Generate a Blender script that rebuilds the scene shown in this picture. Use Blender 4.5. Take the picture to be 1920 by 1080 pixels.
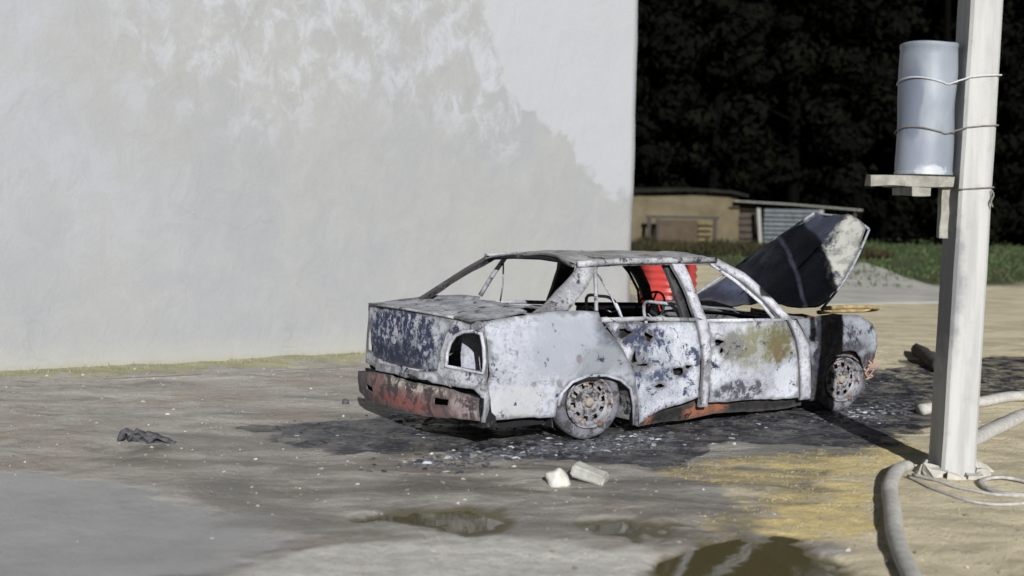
import bpy, bmesh, math, random
import numpy as np
from mathutils import Vector, Matrix, noise
from mathutils.geometry import delaunay_2d_cdt
R = math.radians
random.seed(7)
rng = np.random.default_rng(7)
scene = bpy.context.scene
col = scene.collection
for o in list(bpy.data.objects):
    bpy.data.objects.remove(o)

# ------------------------------------------------------------------ camera
H, PITCH, ROLL, LENS = 1.617, 0.0687, 0.0199, 43.14
cp, sp, cr, sr = math.cos(PITCH), math.sin(PITCH), math.cos(ROLL), math.sin(ROLL)
r0, f0, u0 = Vector((1, 0, 0)), Vector((0, cp, -sp)), Vector((0, sp, cp))
RX, UP = r0*cr + u0*sr, u0*cr - r0*sr
cam = bpy.data.objects.new('camera', bpy.data.cameras.new('camera'))
col.objects.link(cam)
cam.matrix_world = Matrix(((RX.x, UP.x, -f0.x, 0), (RX.y, UP.y, -f0.y, 0), (RX.z, UP.z, -f0.z, H), (0, 0, 0, 1)))
cam.data.lens, cam.data.sensor_width = LENS, 36
cam.data.clip_end = 2000
cam.data.dof.use_dof = True
cam.data.dof.focus_distance = 9.0
cam.data.dof.aperture_fstop = 1.3
scene.camera = cam

# ------------------------------------------------------------------ light
SUN_EL, SUN_DX = R(22.5), -0.125
sun = bpy.data.objects.new('sun', bpy.data.lights.new('sun', 'SUN'))
col.objects.link(sun)
ldir = Vector((SUN_DX, 1, 0)).normalized()*math.cos(SUN_EL) - Vector((0, 0, math.sin(SUN_EL)))
sun.rotation_euler = (-ldir).to_track_quat('Z', 'Y').to_euler()
sun.data.energy = 5.0
sun.data.angle = R(0.6)
sun.data.color = (1, 0.99, 0.97)
world = bpy.data.worlds.new('World')
scene.world = world
world.use_nodes = True
wn = world.node_tree
sky = wn.nodes.new('ShaderNodeTexSky')
sky.sky_type = 'NISHITA'
sky.sun_disc = False
sky.sun_elevation = SUN_EL
sky.sun_rotation = math.atan2(-ldir.x, -ldir.y)
bg = wn.nodes['Background']
bg.inputs[1].default_value = 0.014
wn.links.new(sky.outputs[0], bg.inputs[0])
scene.view_settings.view_transform = 'Standard'
scene.view_settings.look = 'None'
scene.view_settings.gamma = 1
scene.view_settings.use_curve_mapping = False
scene.view_settings.exposure = 0.35

# ------------------------------------------------------------------ helpers
def tag(o, label=None, cat=None, group=None, kind=None):
    if label: o['label'] = label
    if cat: o['category'] = cat
    if group: o['group'] = group
    if kind: o['kind'] = kind
    return o

def link(name, me, m=None, parent=None, loc=None):
    o = bpy.data.objects.new(name, me)
    col.objects.link(o)
    if m is not None: me.materials.append(m)
    if parent is not None: o.parent = parent
    if loc is not None: o.location = loc
    return o

def empty(name, loc=(0, 0, 0), rz=0):
    o = bpy.data.objects.new(name, None)
    col.objects.link(o)
    o.location = loc
    o.rotation_euler = (0, 0, rz)
    o.empty_display_size = .1
    return o

def obj(name, bm, m, parent=None, loc=None, smooth=False):
    me = bpy.data.meshes.new(name)
    bm.normal_update()
    bm.to_mesh(me)
    bm.free()
    if smooth:
        me.polygons.foreach_set('use_smooth', [True]*len(me.polygons))
    return link(name, me, m, parent, loc)

def nz(p, f, a, seed=0):
    return noise.noise(Vector((p[0]*f+seed*7.3, p[1]*f-seed*3.1, p[2]*f+seed)))*a

def nz3(p, f, a, seed=0):
    return noise.noise_vector(Vector((p[0]*f+seed*7.3, p[1]*f-seed*3.1, p[2]*f+seed)))*a

def box(bm, lo, hi, rough=0, M=None, cuts=0):
    lo, hi = Vector(lo), Vector(hi)
    old = set(bm.verts)
    g = bmesh.ops.create_cube(bm, size=1)
    vs = g['verts']
    for v in vs:
        v.co = Vector([(lo[i]+hi[i])/2 + v.co[i]*(hi[i]-lo[i]) for i in range(3)])
        if M is not None: v.co = M @ v.co
    if cuts:
        es = list({e for v in vs for e in v.link_edges})
        bmesh.ops.subdivide_edges(bm, edges=es, cuts=cuts, use_grid_fill=True)
        vs = [v for v in bm.verts if v not in old]
    if rough:
        for v in vs: v.co += nz3(v.co, 9, rough, 3)
    return vs

def tube(bm, pts, r, seg=6, cap=True):
    pts = [Vector(p) for p in pts]
    n = len(pts)
    rs = r if isinstance(r, (list, tuple)) else [r]*n
    rings = []
    up = Vector((0, 0, 1))
    prev = None
    for i, p in enumerate(pts):
        t = (pts[min(i+1, n-1)] - pts[max(i-1, 0)]).normalized()
        a = prev - t*prev.dot(t) if prev is not None else t.cross(up if abs(t.z) < .95 else Vector((1, 0, 0)))
        if a.length < 1e-5: a = t.orthogonal()
        a.normalize()
        prev = a
        b = t.cross(a)
        rr = rs[i]
        rx, ry = rr if isinstance(rr, tuple) else (rr, rr)
        rings.append([bm.verts.new(p + a*rx*math.cos(2*math.pi*k/seg) + b*ry*math.sin(2*math.pi*k/seg)) for k in range(seg)])
    for i in range(n-1):
        for k in range(seg):
            bm.faces.new((rings[i][k], rings[i][(k+1) % seg], rings[i+1][(k+1) % seg], rings[i+1][k]))
    if cap:
        bm.faces.new(list(reversed(rings[0])))
        bm.faces.new(rings[-1])
    return rings

def smooth_path(pts, n):
    pts = [Vector(p) for p in pts]
    P = [pts[0]*2-pts[1]] + pts + [pts[-1]*2-pts[-2]]
    out = []
    for i in range(1, len(P)-2):
        for k in range(n):
            t = k/n
            a, b, c, d = P[i-1], P[i], P[i+1], P[i+2]
            out.append(.5*((2*b) + (c-a)*t + (2*a-5*b+4*c-d)*t*t + (3*b-a-3*c+d)*t**3))
    out.append(pts[-1])
    return out

def lathe(bm, prof, seg, M=None):
    rings = []
    for r, z in prof:
        rings.append([bm.verts.new((M or Matrix()) @ Vector((r*math.cos(2*math.pi*k/seg), r*math.sin(2*math.pi*k/seg), z))) for k in range(seg)])
    for i in range(len(prof)-1):
        for k in range(seg):
            bm.faces.new((rings[i][k], rings[i][(k+1) % seg], rings[i+1][(k+1) % seg], rings[i+1][k]))
    return rings

def inside(p, poly):
    x, y = p
    c = False
    j = len(poly)-1
    for i in range(len(poly)):
        xi, yi = poly[i]
        xj, yj = poly[j]
        if (yi > y) != (yj > y) and x < (xj-xi)*(y-yi)/(yj-yi)+xi: c = not c
        j = i
    return c

def densify(poly, step, jag=0, seed=0):
    out = []
    n = len(poly)
    for i in range(n):
        a, b = Vector(poly[i]), Vector(poly[(i+1) % n])
        k = max(1, int((b-a).length/step))
        for q in range(k):
            p = a.lerp(b, q/k)
            if jag: p = p + Vector((nz((p.x, p.y, 0), 14, jag, seed), nz((p.x, p.y, 5), 14, jag, seed)))
            out.append(p)
    return out

def panel(name, outline, surf, mat, parent, holes=(), step=.05, thick=.006, jag=.004, warp=.008, seed=1, smooth=True):
    """a sheet-metal panel: outline and holes in two panel coordinates, surf() maps them into the car"""
    loops = [densify(outline, step, jag, seed)] + [densify(h, step*.7, jag*1.5, seed+1) for h in holes]
    vs, es = [], []
    for L in loops:
        b = len(vs)
        vs += [Vector((p.x, p.y)) for p in L]
        es += [(b+i, b+(i+1) % len(L)) for i in range(len(L))]
    xs = [p[0] for p in outline]
    ys = [p[1] for p in outline]
    x = min(xs)+step*.5
    row = 0
    while x < max(xs):
        y = min(ys)+step*(.5 if row % 2 else .15)
        while y < max(ys):
            q = (x+random.uniform(-.2, .2)*step, y+random.uniform(-.2, .2)*step)
            if inside(q, outline) and not any(inside(q, h) for h in holes):
                if min((Vector(q)-p).length_squared for p in vs[:sum(map(len, loops))]) > (step*.45)**2:
                    vs.append(Vector(q))
            y += step
        x += step
        row += 1
    V, E, F, *_ = delaunay_2d_cdt(vs, es, [], 0, 1e-5)
    o2 = [(p.x, p.y) for p in loops[0]]
    h2 = [[(p.x, p.y) for p in L] for L in loops[1:]]
    from mathutils.kdtree import KDTree
    allb = [p for L in loops for p in L]
    kd = KDTree(len(V))
    ev = []
    bm = bmesh.new()
    bv = []
    for p in V:
        q = Vector(surf(p.x, p.y))
        q += nz3(q, 3.5, warp, seed) + nz3(q, 11, warp*.35, seed)
        bv.append(bm.verts.new(q))
        kd.insert(q, len(ev))
        ev.append(math.exp(-min((p-b).length for b in allb)/.045))
    kd.balance()
    for f in F:
        c = sum((V[i] for i in f), Vector((0, 0)))/len(f)
        if inside(c, o2) and not any(inside(c, h) for h in h2):
            bm.faces.new([bv[i] for i in f])
    for v in [v for v in bm.verts if not v.link_faces]: bm.verts.remove(v)
    bmesh.ops.recalc_face_normals(bm, faces=bm.faces[:])
    bmesh.ops.solidify(bm, geom=bm.faces[:], thickness=thick)
    vals = [ev[kd.find(v.co)[1]] for v in bm.verts]
    o = obj(name, bm, mat, parent)
    o.data.attributes.new('edge', 'FLOAT', 'POINT').data.foreach_set('value', vals)
    if smooth:
        o.data.polygons.foreach_set('use_smooth', [True]*len(o.data.polygons))
        o.data.set_sharp_from_angle(angle=R(40))
    return o

class NT:
    """small node-tree writer"""
    def __init__(s, name):
        s.m = bpy.data.materials.new(name)
        s.m.use_nodes = True
        s.t = s.m.node_tree
        s.b = s.t.nodes['Principled BSDF']
        s.tc = s.t.nodes.new('ShaderNodeTexCoord').outputs['Object']
    def n(s, typ, ins=None, **kw):
        k = s.t.nodes.new(typ)
        for a, v in kw.items(): setattr(k, a, v)
        for a, v in (ins or {}).items():
            if isinstance(v, bpy.types.NodeSocket): s.t.links.new(v, k.inputs[a])
            else: k.inputs[a].default_value = v
        return k
    def noise(s, scale, detail=6, rough=.6, vec=None, dist=0):
        return s.n('ShaderNodeTexNoise', {'Vector': vec or s.tc, 'Scale': scale, 'Detail': detail, 'Roughness': rough, 'Distortion': dist}).outputs[0]
    def step(s, fac, a, b, lo=0., hi=1.):
        k = s.n('ShaderNodeMapRange', {0: fac, 1: a, 2: b, 3: lo, 4: hi}, interpolation_type='SMOOTHSTEP')
        return k.outputs[0]
    def mix(s, fac, a, b):
        k = s.n('ShaderNodeMix', data_type='RGBA')
        for i, v in ((0, fac), (6, a), (7, b)):
            if isinstance(v, bpy.types.NodeSocket): s.t.links.new(v, k.inputs[i])
            else: k.inputs[i].default_value = v if i == 0 else (*v, 1)
        return k.outputs[2]
    def math(s, op, a, b=0., c=0.):
        return s.n('ShaderNodeMath', {0: a, 1: b, 2: c}, operation=op).outputs[0]
    def attr(s, name):
        return s.n('ShaderNodeAttribute', attribute_name=name).outputs['Fac']
    def set(s, name, v):
        if isinstance(v, bpy.types.NodeSocket): s.t.links.new(v, s.b.inputs[name])
        else: s.b.inputs[name].default_value = v
    def bump(s, h, strength, dist):
        k = s.n('ShaderNodeBump', {'Height': h, 'Strength': strength, 'Distance': dist})
        s.set('Normal', k.outputs[0])
    def dist(s, c, scale=(1, 1, 1)):
        a = s.n('ShaderNodeVectorMath', {0: s.tc, 1: c}, operation='SUBTRACT').outputs[0]
        b = s.n('ShaderNodeVectorMath', {0: a, 1: scale}, operation='MULTIPLY').outputs[0]
        return s.n('ShaderNodeVectorMath', {0: b}, operation='LENGTH').outputs['Value']

def mat(name, a, b=None, scale=8, rough=.85, bump=.3, bdist=.01, detail=8, metal=0, spec=.3):
    t = NT(name)
    b = b or tuple(x*.7 for x in a)
    n1 = t.noise(scale, detail, .65)
    t.set('Base Color', t.mix(t.step(n1, .3, .7), a, b))
    t.set('Roughness', rough)
    t.set('Metallic', metal)
    t.set('Specular IOR Level', spec)
    if bump: t.bump(t.noise(scale*3, 6, .7), bump, bdist)
    return t.m

ASH, ASH2 = (.34, .355, .395), (.215, .225, .255)
NAVY, RUST = (.022, .027, .055), (.20, .075, .04)
def burnt(name, dark=.38, rust=.0, ash=ASH, ash2=ASH2, darkc=NAVY, rustc=RUST, scale=5., seed=0., blobs=(), rough=.8):
    """burnt paint: pale ash, flakes of dark scale left on it, rust, soot"""
    t = NT(name)
    off = t.n('ShaderNodeVectorMath', {0: t.tc, 1: (seed*3.7, seed*1.9, seed*5.1)}, operation='ADD').outputs[0]
    n1 = t.noise(scale, 10, .68, off, .4)
    n2 = t.noise(scale*.45, 6, .6, off)
    n3 = t.noise(scale*7, 6, .75, off, .3)
    c = t.mix(t.step(n2, .35, .65), ash, ash2)
    c = t.mix(t.step(n3, .45, .72, 0, .7), c, tuple(x*.5 for x in ash2))
    n5 = t.noise(scale*2.6, 8, .7, off, .8)
    c = t.mix(t.step(n5, .47, .34, 0, .75), c, tuple(x*.42 for x in ash2))
    nf = t.noise(scale*2.2, 9, .7, off, .3) if blobs else None
    for (ctr, sc, colr, soft, fleck) in blobs:
        d = t.dist(ctr, sc)
        d = t.math('ADD', d, t.math('MULTIPLY', t.math('SUBTRACT', n1, .5), 1.5))
        d = t.math('ADD', d, t.math('MULTIPLY', t.math('SUBTRACT', n3, .5), .7))
        c = t.mix(t.math('MULTIPLY', t.step(d, 1.0, 1.0-soft), t.step(nf, .58, .48, 1-fleck, 1.)), c, colr)
    if dark > 0:
        nd = t.math('ADD', n1, t.math('MULTIPLY', t.math('SUBTRACT', n3, .5), .35))
        c = t.mix(t.step(nd, dark+.035, dark-.035), c, darkc)
    if rust > 0:
        n4 = t.noise(scale*.8, 8, .65, t.n('ShaderNodeVectorMath', {0: off, 1: (9, 4, 2)}, operation='ADD').outputs[0])
        c = t.mix(t.step(n4, rust+.06, rust-.06), c, rustc)
    em = t.math('ADD', t.math('MULTIPLY', t.attr('edge'), .75), t.math('MULTIPLY', t.math('SUBTRACT', n5, .5), 1.1))
    c = t.mix(t.step(em, .34, .80, 0, .72), c, (.065, .060, .062))
    t.set('Base Color', c)
    t.set('Roughness', rough)
    t.set('Specular IOR Level', .25)
    h = t.math('ADD', n1, t.math('MULTIPLY', n3, .5))
    t.bump(h, .55, .012)
    return t.m

# ------------------------------------------------------------------ ground
def fbm(x, y, f, octv=4, seed=0):
    return np.array([noise.fractal(Vector((a*f+seed, b*f-seed, seed*.37)), 1.0, 2.0, octv) for a, b in zip(x, y)])

def axis(lo, hi, step, far_lo, far_hi, g=1.22):
    a = list(np.arange(lo, hi, step))
    s, x = step, hi
    while x < far_hi:
        a.append(x); s *= g; x += s
    s, x = step, lo
    b = []
    while x > far_lo:
        s *= g; x -= s; b.append(x)
    return np.array(sorted(b+a))
gx, gy = axis(-4.6, 5.4, .055, -420, 420), axis(4.6, 14.5, .055, -80, 520)
GX, GY = np.meshgrid(gx, gy)
px, py = GX.ravel(), GY.ravel()
nA = fbm(px, py, .9, 5, 1.3)
nB = fbm(px, py, 3.1, 4, 5.1)
nC = fbm(px, py, 9., 3, 9.7)
def polyd(poly):
    """signed distance (negative inside) from a ground polygon"""
    P = np.array(poly, float)
    d = np.full(len(px), 1e9)
    ins = np.zeros(len(px), bool)
    for i in range(len(P)):
        a, b = P[i], P[(i+1) % len(P)]
        e = b-a
        wx, wy = px-a[0], py-a[1]
        t = np.clip((wx*e[0]+wy*e[1])/(e@e+1e-12), 0, 1)
        d = np.minimum(d, np.hypot(wx-t*e[0], wy-t*e[1]))
        c = ((a[1] > py) != (b[1] > py)) & (px < (b[0]-a[0])*(py-a[1])/((b[1]-a[1]) if abs(b[1]-a[1]) > 1e-9 else 1e-9)+a[0])
        ins ^= c
    return np.where(ins, -d, d)
def zone(poly, soft, warp, f2=.4):
    d = polyd(poly) + nA*warp + nB*warp*f2
    return np.clip(.5-d/soft, 0, 1)
CAR, YAW = Vector((1.161, 9.711, 0)), 0.6013
cy_, sy_ = math.cos(YAW), math.sin(YAW)
def car2w(x, y): return (CAR.x+cy_*x-sy_*y, CAR.y+sy_*x+cy_*y)
WA = R(31.27)
WC = Vector((1.40, 14.485, 0))
wdir, wnrm = Vector((math.cos(WA), math.sin(WA), 0)), Vector((math.sin(WA), -math.cos(WA), 0))
wd_ = (px-WC.x)*wnrm.x + (py-WC.y)*wnrm.y           # distance in front of the wall
ws_ = (px-WC.x)*wdir.x + (py-WC.y)*wdir.y
Z = {}
Z['soot'] = zone([(-2.1, 8.5), (-1.2, 9.1), (-.9, 9.6), (1, 11), (3.4, 12.4), (4.6, 13.4), (6.2, 13.9), (5.6, 11.6), (3.7, 10.0), (2.95, 9.1), (2.35, 8.35), (1.5, 8.1), (.9, 7.55), (-.2, 7.62), (-.9, 7.95)], .28, .33, .7)
Z['wet'] = zone([(-2.4, 8.6), (-1.2, 9.2), (1, 12), (3.4, 12.6), (3.8, 11.6), (3.3, 9.9), (2.4, 8.2), (1.6, 6.9), (1.0, 6.0), (-.5, 5.75), (-1.4, 6.2), (-2.4, 7.2)], .5, .35, .6)
Z['straw'] = np.maximum(zone([(.95, 7.4), (1.6, 8.05), (2.3, 8.1), (2.75, 8.5), (2.3, 7.5), (1.9, 7.3), (1.1, 7.08)], .25, .2, .8),
                        .75*zone([(1.15, 6.2), (1.7, 7.25), (2.2, 7.3), (1.9, 6.1), (1.5, 6.0)], .35, .25, .8))
Z['pave'] = zone([(-8, 6.95), (-3, 7.05), (-2.2, 6.9), (-1.65, 6.4), (-1.1, 5.85), (-1.3, 5.2), (-2.2, 4.6), (-8, 4.6)], .65, .30, .6)
Z['pale'] = zone([(-1.35, 4.9), (-.8, 5.65), (-.2, 5.95), (.6, 5.75), (.75, 5.3), (.7, 4.2), (-1.4, 4.2)], .3, .25, .5)
Z['sand'] = zone([(.9, 4), (1.6, 6), (1.2, 7.2), (2.4, 8.1), (3.4, 10), (3.6, 11.4), (3.4, 13), (2.2, 15), (2.2, 26), (8, 40), (60, 60), (60, 0), (6, 0)], .5, .3, .5)
Z['verge'] = np.clip(1.0-(wd_-.30+nB*.28)/.22, 0, 1)*(wd_ > -.5)*(ws_ < .6)
Z['lawn'] = np.clip((py-25.3-(px-9)*.55+nA*1.2)/1.5, 0, 1)*(px > 5.5)
PUD = [dict(poly=[(.45, 4.4), (.52, 5.1), (.62, 5.36), (1.0, 5.78), (1.32, 6.0), (1.5, 5.72), (1.5, 5.3), (1.45, 4.4)], d=.045),
       dict(poly=[(-.68, 6.2), (-.5, 6.38), (-.2, 6.45), (-.02, 6.4), (.0, 6.1), (-.2, 5.93), (-.5, 6.08)], d=.03),
       dict(poly=[(.42, 6.14), (.62, 6.24), (.86, 6.22), (.84, 6.05), (.6, 5.96), (.44, 5.98)], d=.024)]
gz = nA*.022 + nB*.010 + nC*.0035
far = np.clip((np.hypot(px, py-9)-6)/20, 0, 1)
gz *= (1-.7*Z['pave'])*(1-.6*far)
Z['mud'] = np.zeros(len(px))
for k, q in enumerate(PUD):
    z_ = np.clip(.5-(polyd(q['poly'])+nA*.10+nB*.13+nC*.07)/.20, 0, 1)
    gz -= q['d']*z_ + 0*gz
    Z['mud'] = np.maximum(Z['mud'], np.clip(z_*1.6, 0, 1))
gz += np.clip(1-wd_/.5, 0, 1)*(wd_ > -1)*(ws_ < 1)*.035
gz += .35*np.clip((py-24)/30, 0, 1)
me = bpy.data.meshes.new('ground')
nx, ny = len(gx), len(gy)
I = np.arange(nx*ny).reshape(ny, nx)
q = np.stack([I[:-1, :-1], I[:-1, 1:], I[1:, 1:], I[1:, :-1]], -1).reshape(-1, 4)
me.from_pydata(np.stack([px, py, gz], -1).tolist(), [], q.tolist())
me.polygons.foreach_set('use_smooth', [True]*len(me.polygons))
for k, v in Z.items():
    me.attributes.new(k, 'FLOAT', 'POINT').data.foreach_set('value', v.astype(np.float32))
t = NT('yard_dirt')
n1, n2, n3 = t.noise(1.6, 10, .62), t.noise(9, 8, .7), t.noise(60, 6, .75)
nw = t.noise(3.2, 8, .65, t.n('ShaderNodeVectorMath', {0: t.tc, 1: (1, 2.4, 1)}, operation='MULTIPLY').outputs[0])
def zmask(name, lo=.35, hi=.65, w=.5):
    a = t.math('ADD', t.attr(name), t.math('MULTIPLY', t.math('SUBTRACT', n2, .5), w))
    return t.step(a, lo, hi)
c = t.mix(t.step(n1, .35, .65), (.315, .293, .265), (.395, .375, .345))
c = t.mix(t.step(n2, .42, .7, 0, .75), c, (.255, .235, .21))
c = t.mix(t.step(t.noise(.9, 5, .6), .45, .62, 0, .6), c, (.285, .235, .195))
strk = t.noise(1.5, 10, .68, t.n('ShaderNodeVectorMath', {0: t.tc, 1: (.75, 2.3, 1)}, operation='MULTIPLY').outputs[0], .6)
c = t.mix(t.step(strk, .50, .64, 0, .7), c, (.44, .425, .395))
c = t.mix(t.step(strk, .47, .36, 0, .8), c, (.19, .185, .175))
c = t.mix(zmask('sand'), c, t.mix(t.step(strk, .40, .60), (.46, .405, .285), (.68, .60, .43)))
c = t.mix(zmask('pale'), c, t.mix(t.step(n2, .35, .65), (.62, .605, .56), (.48, .465, .43)))
c = t.mix(zmask('pave', .25, .8, .8), c, t.mix(t.step(n1, .3, .7), (.325, .325, .33), (.27, .268, .265)))
c = t.mix(t.math('MULTIPLY', zmask('straw', .3, .65, 1.), t.step(nw, .64, .46, .25, 1.)), c, t.mix(t.step(nw, .4, .62), (.70, .56, .26), (.46, .38, .20)))
c = t.mix(zmask('verge', .3, .8, .6), c, t.mix(t.step(nw, .4, .6), (.36, .335, .235), (.28, .275, .17)))
c = t.mix(zmask('lawn', .3, .8, .6), c, t.mix(t.step(n1, .4, .6), (.028, .060, .018), (.07, .074, .034)))
wetm = zmask('wet', .25, .7, .7)
c = t.mix(t.math('MULTIPLY', wetm, t.step(strk, .62, .38, .12, .85)), c, (.13, .122, .105))
sootn = t.step(t.noise(4.5, 10, .72), .62, .42, .5, 1)
sm = t.math('MULTIPLY', zmask('soot', .4, .62, .7), sootn)
c = t.mix(sm, c, t.mix(t.step(t.noise(9, 10, .75, t.n('ShaderNodeVectorMath', {0: t.tc, 1: (1, 2.2, 1)}, operation='MULTIPLY').outputs[0]), .52, .72), (.020, .022, .031), (.26, .28, .33)))
c = t.mix(zmask('mud', .2, .85, .5), c, (.125, .11, .068))
c = t.mix(t.step(n3, .6, .78, 0, .5), c, (.6, .57, .5))
c = t.mix(t.step(n3, .42, .25, 0, .55), c, (.10, .09, .08))
t.set('Base Color', c)
rr = t.math('MULTIPLY', wetm, t.step(strk, .62, .40, .1, .66))
rr = t.math('MAXIMUM', rr, t.math('MULTIPLY', zmask('soot', .4, .6, .7), t.step(n2, .6, .4, .1, .55)))
t.set('Roughness', t.math('SUBTRACT', .9, rr))
t.set('Specular IOR Level', .3)
hh = t.math('ADD', t.math('MULTIPLY', n2, 1.2), t.math('MULTIPLY', n3, .5))
hh = t.math('MULTIPLY', hh, t.math('SUBTRACT', 1, t.math('MULTIPLY', zmask('pave'), .75)))
t.bump(hh, .8, .03)
ground = tag(link('ground', me, t.m), 'uneven dirt yard with soot, straw and damp patches', kind='structure')
gzi = gz.reshape(ny, nx)
def gh(x, y):
    i = min(max(np.searchsorted(gx, x)-1, 0), nx-2)
    j = min(max(np.searchsorted(gy, y)-1, 0), ny-2)
    a, b = (x-gx[i])/(gx[i+1]-gx[i]), (y-gy[j])/(gy[j+1]-gy[j])
    return float((gzi[j, i]*(1-a)+gzi[j, i+1]*a)*(1-b)+(gzi[j+1, i]*(1-a)+gzi[j+1, i+1]*a)*b)
Zg = {k: v.reshape(ny, nx) for k, v in Z.items()}
def zv(k, x, y):
    return float(Zg[k][min(max(np.searchsorted(gy, y)-1, 0), ny-1), min(max(np.searchsorted(gx, x)-1, 0), nx-1)])

t = NT('muddy_water')
t.set('Base Color', (.085, .073, .034, 1)); t.set('Roughness', .04); t.set('IOR', 1.33)
t.bump(t.noise(9, 3, .5), .06, .01)
WATER = t.m
for k, (q, lab) in enumerate(zip(PUD, ('olive muddy puddle at the bottom of the yard', 'shallow puddle that mirrors the car', 'thin puddle by the straw'))):
    xs_, ys_ = [p[0] for p in q['poly']], [p[1] for p in q['poly']]
    bm = bmesh.new()
    cx_, cyy = sum(xs_)/len(xs_), sum(ys_)/len(ys_)
    vs = [bm.verts.new((cx_+(x-cx_)*1.18, cyy+(y-cyy)*1.22, (-.026, -.020, -.018)[k])) for x, y in q['poly']]
    bm.faces.new(vs)
    o = obj('puddle', bm, WATER)
    tag(o, lab, kind='structure')

# ------------------------------------------------------------------ house with the plaster wall
house = empty('house', WC, WA)
tag(house, 'windowless house end wall of patchy white plaster, left of the dark wood', 'building')
WLEN, WHT = 15., 6.4
sx, sz = np.linspace(-WLEN, 0, 215), np.linspace(-.15, WHT, 110)
SX, SZ = np.meshgrid(sx, sz)
ax, az = SX.ravel(), SZ.ravel()
wA, wB, wC2 = fbm(ax, az, .8, 5, 21.), fbm(ax*1.6, az*.8, 2.6, 4, 23.), fbm(ax, az, 8., 3, 27.)
bz = np.array([0, 1.59, 1.95, 2.36, 2.7, 3.09, 3.82, 6.4]); bs = np.array([.1, -.1, -.68, -.86, -1.48, -1.8, -1.92, -2.1])
edge_s = np.interp(az, bz, bs)
fresh = np.clip(.5+(ax-edge_s+wB*.30+wA*.15+wC2*.10)/.30, 0, 1)*np.clip((az-1.35+wA*.2)/.4, 0, 1)
mott = np.clip((az-2.0+wA*.5)/.7, 0, 1)*np.clip((ax+6.5)/1, 0, 1)*(ax < -1.6)
lefty = np.clip((-5.0-ax+wA*1.2)/1.2, 0, 1)*np.clip((az-.9+wA*.6)/1.1, 0, 1)
wy = wA*.012 + wB*.004 - fresh*.009 + wC2*.0015
verts = np.stack([ax, wy, az], -1)
verts[:, 0] += np.where(ax > -.01, wB*.012, 0)
me = bpy.data.meshes.new('wall')
ns, nzv = len(sx), len(sz)
I = np.arange(ns*nzv).reshape(nzv, ns)
q = np.stack([I[:-1, :-1], I[:-1, 1:], I[1:, 1:], I[1:, :-1]], -1).reshape(-1, 4)
vl, fl = verts.tolist(), q.tolist()
b = len(vl)                                          # return walls behind the corner
for i in range(nzv):
    vl.append([verts[I[i, -1], 0]-.02, 9, az[I[i, -1]]])
for i in range(nzv-1):
    fl.append([int(I[i, -1]), b+i, b+i+1, int(I[i+1, -1])])
b2 = len(vl)
vl += [[-WLEN, 9, -.15], [-WLEN, 9, WHT]]
fl += [[b2, int(I[0, 0]), int(I[-1, 0]), b2+1], [b, b2, b2+1, b+nzv-1]]
me.from_pydata(vl, [], fl)
ext = np.zeros(len(vl)-len(ax))
for k, v in dict(fresh=fresh, mott=mott, lefty=lefty).items():
    me.attributes.new(k, 'FLOAT', 'POINT').data.foreach_set('value', np.concatenate([v, ext]).astype(np.float32))
me.polygons.foreach_set('use_smooth', [i < len(q) for i in range(len(fl))])
t = NT('old_plaster')
st = t.n('ShaderNodeVectorMath', {0: t.tc, 1: (1.15, 1, 1.)}, operation='MULTIPLY').outputs[0]
n1, n2, n3 = t.noise(.55, 8, .6), t.noise(2.6, 10, .68, st, .6), t.noise(30, 6, .7)
drip = t.noise(3.4, 9, .7, t.n('ShaderNodeVectorMath', {0: t.tc, 1: (1.25, 1, .85)}, operation='MULTIPLY').outputs[0], .5)
W1, W2, W3 = (.278, .280, .277), (.258, .266, .278), (.35, .36, .39)
c = t.mix(t.step(n1, .38, .62), W1, W2)
c = t.mix(t.step(n2, .45, .68, 0, .5), c, (.30, .303, .30))
mm = t.math('MULTIPLY', t.attr('mott'), t.step(drip, .44, .64))
c = t.mix(t.math('MULTIPLY', mm, .9), c, W3)
c = t.mix(t.math('MULTIPLY', t.attr('mott'), t.step(drip, .42, .30, 0, .4)), c, (.225, .225, .22))
c = t.mix(t.math('MULTIPLY', t.attr('lefty'), t.step(n2, .40, .62, .45, 1)), c, (.30, .308, .332))
c = t.mix(t.step(t.math('ADD', t.attr('fresh'), t.math('MULTIPLY', t.math('SUBTRACT', n2, .5), 1.6)), .25, .75), c, (.325, .336, .357))
# damp foot of the wall, thin cracks, little chips
sep = t.n('ShaderNodeSeparateXYZ', {0: t.tc}).outputs
foot = t.step(t.math('ADD', sep[2], t.math('MULTIPLY', t.math('SUBTRACT', n2, .5), .5)), .32, .02)
c = t.mix(t.math('MULTIPLY', foot, .55), c, (.325, .318, .285))
c = t.mix(t.step(t.math('ADD', sep[2], t.math('MULTIPLY', t.math('SUBTRACT', n2, .5), .12)), .10, .0, 0, .6), c, (.25, .245, .17))
crk = t.n('ShaderNodeTexVoronoi', {'Vector': t.n('ShaderNodeVectorMath', {0: t.tc, 1: t.n('ShaderNodeVectorMath', {0: t.n('ShaderNodeTexNoise', {'Vector': t.tc, 'Scale': 1.7, 'Detail': 8.}).outputs[1], 1: (.9, .9, .9)}, operation='MULTIPLY').outputs[0]}, operation='ADD').outputs[0], 'Scale': .55}, feature='DISTANCE_TO_EDGE').outputs[0]
cm = t.math('MULTIPLY', t.step(crk, .007, .002), t.step(n1, .5, .62, 0, .25))
c = t.mix(cm, c, (.20, .20, .20))
c = t.mix(t.step(t.noise(7, 4, .55), .74, .80, 0, .8), c, (.42, .42, .43))
c = t.mix(t.step(n3, .68, .8, 0, .35), c, (.24, .24, .235))
t.set('Base Color', c); t.set('Roughness', .93); t.set('Specular IOR Level', .15)
t.bump(t.math('ADD', t.math('ADD', n2, t.math('MULTIPLY', n3, .25)), t.math('MULTIPLY', drip, .6)), .40, .03)
PLASTER = t.m
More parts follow.
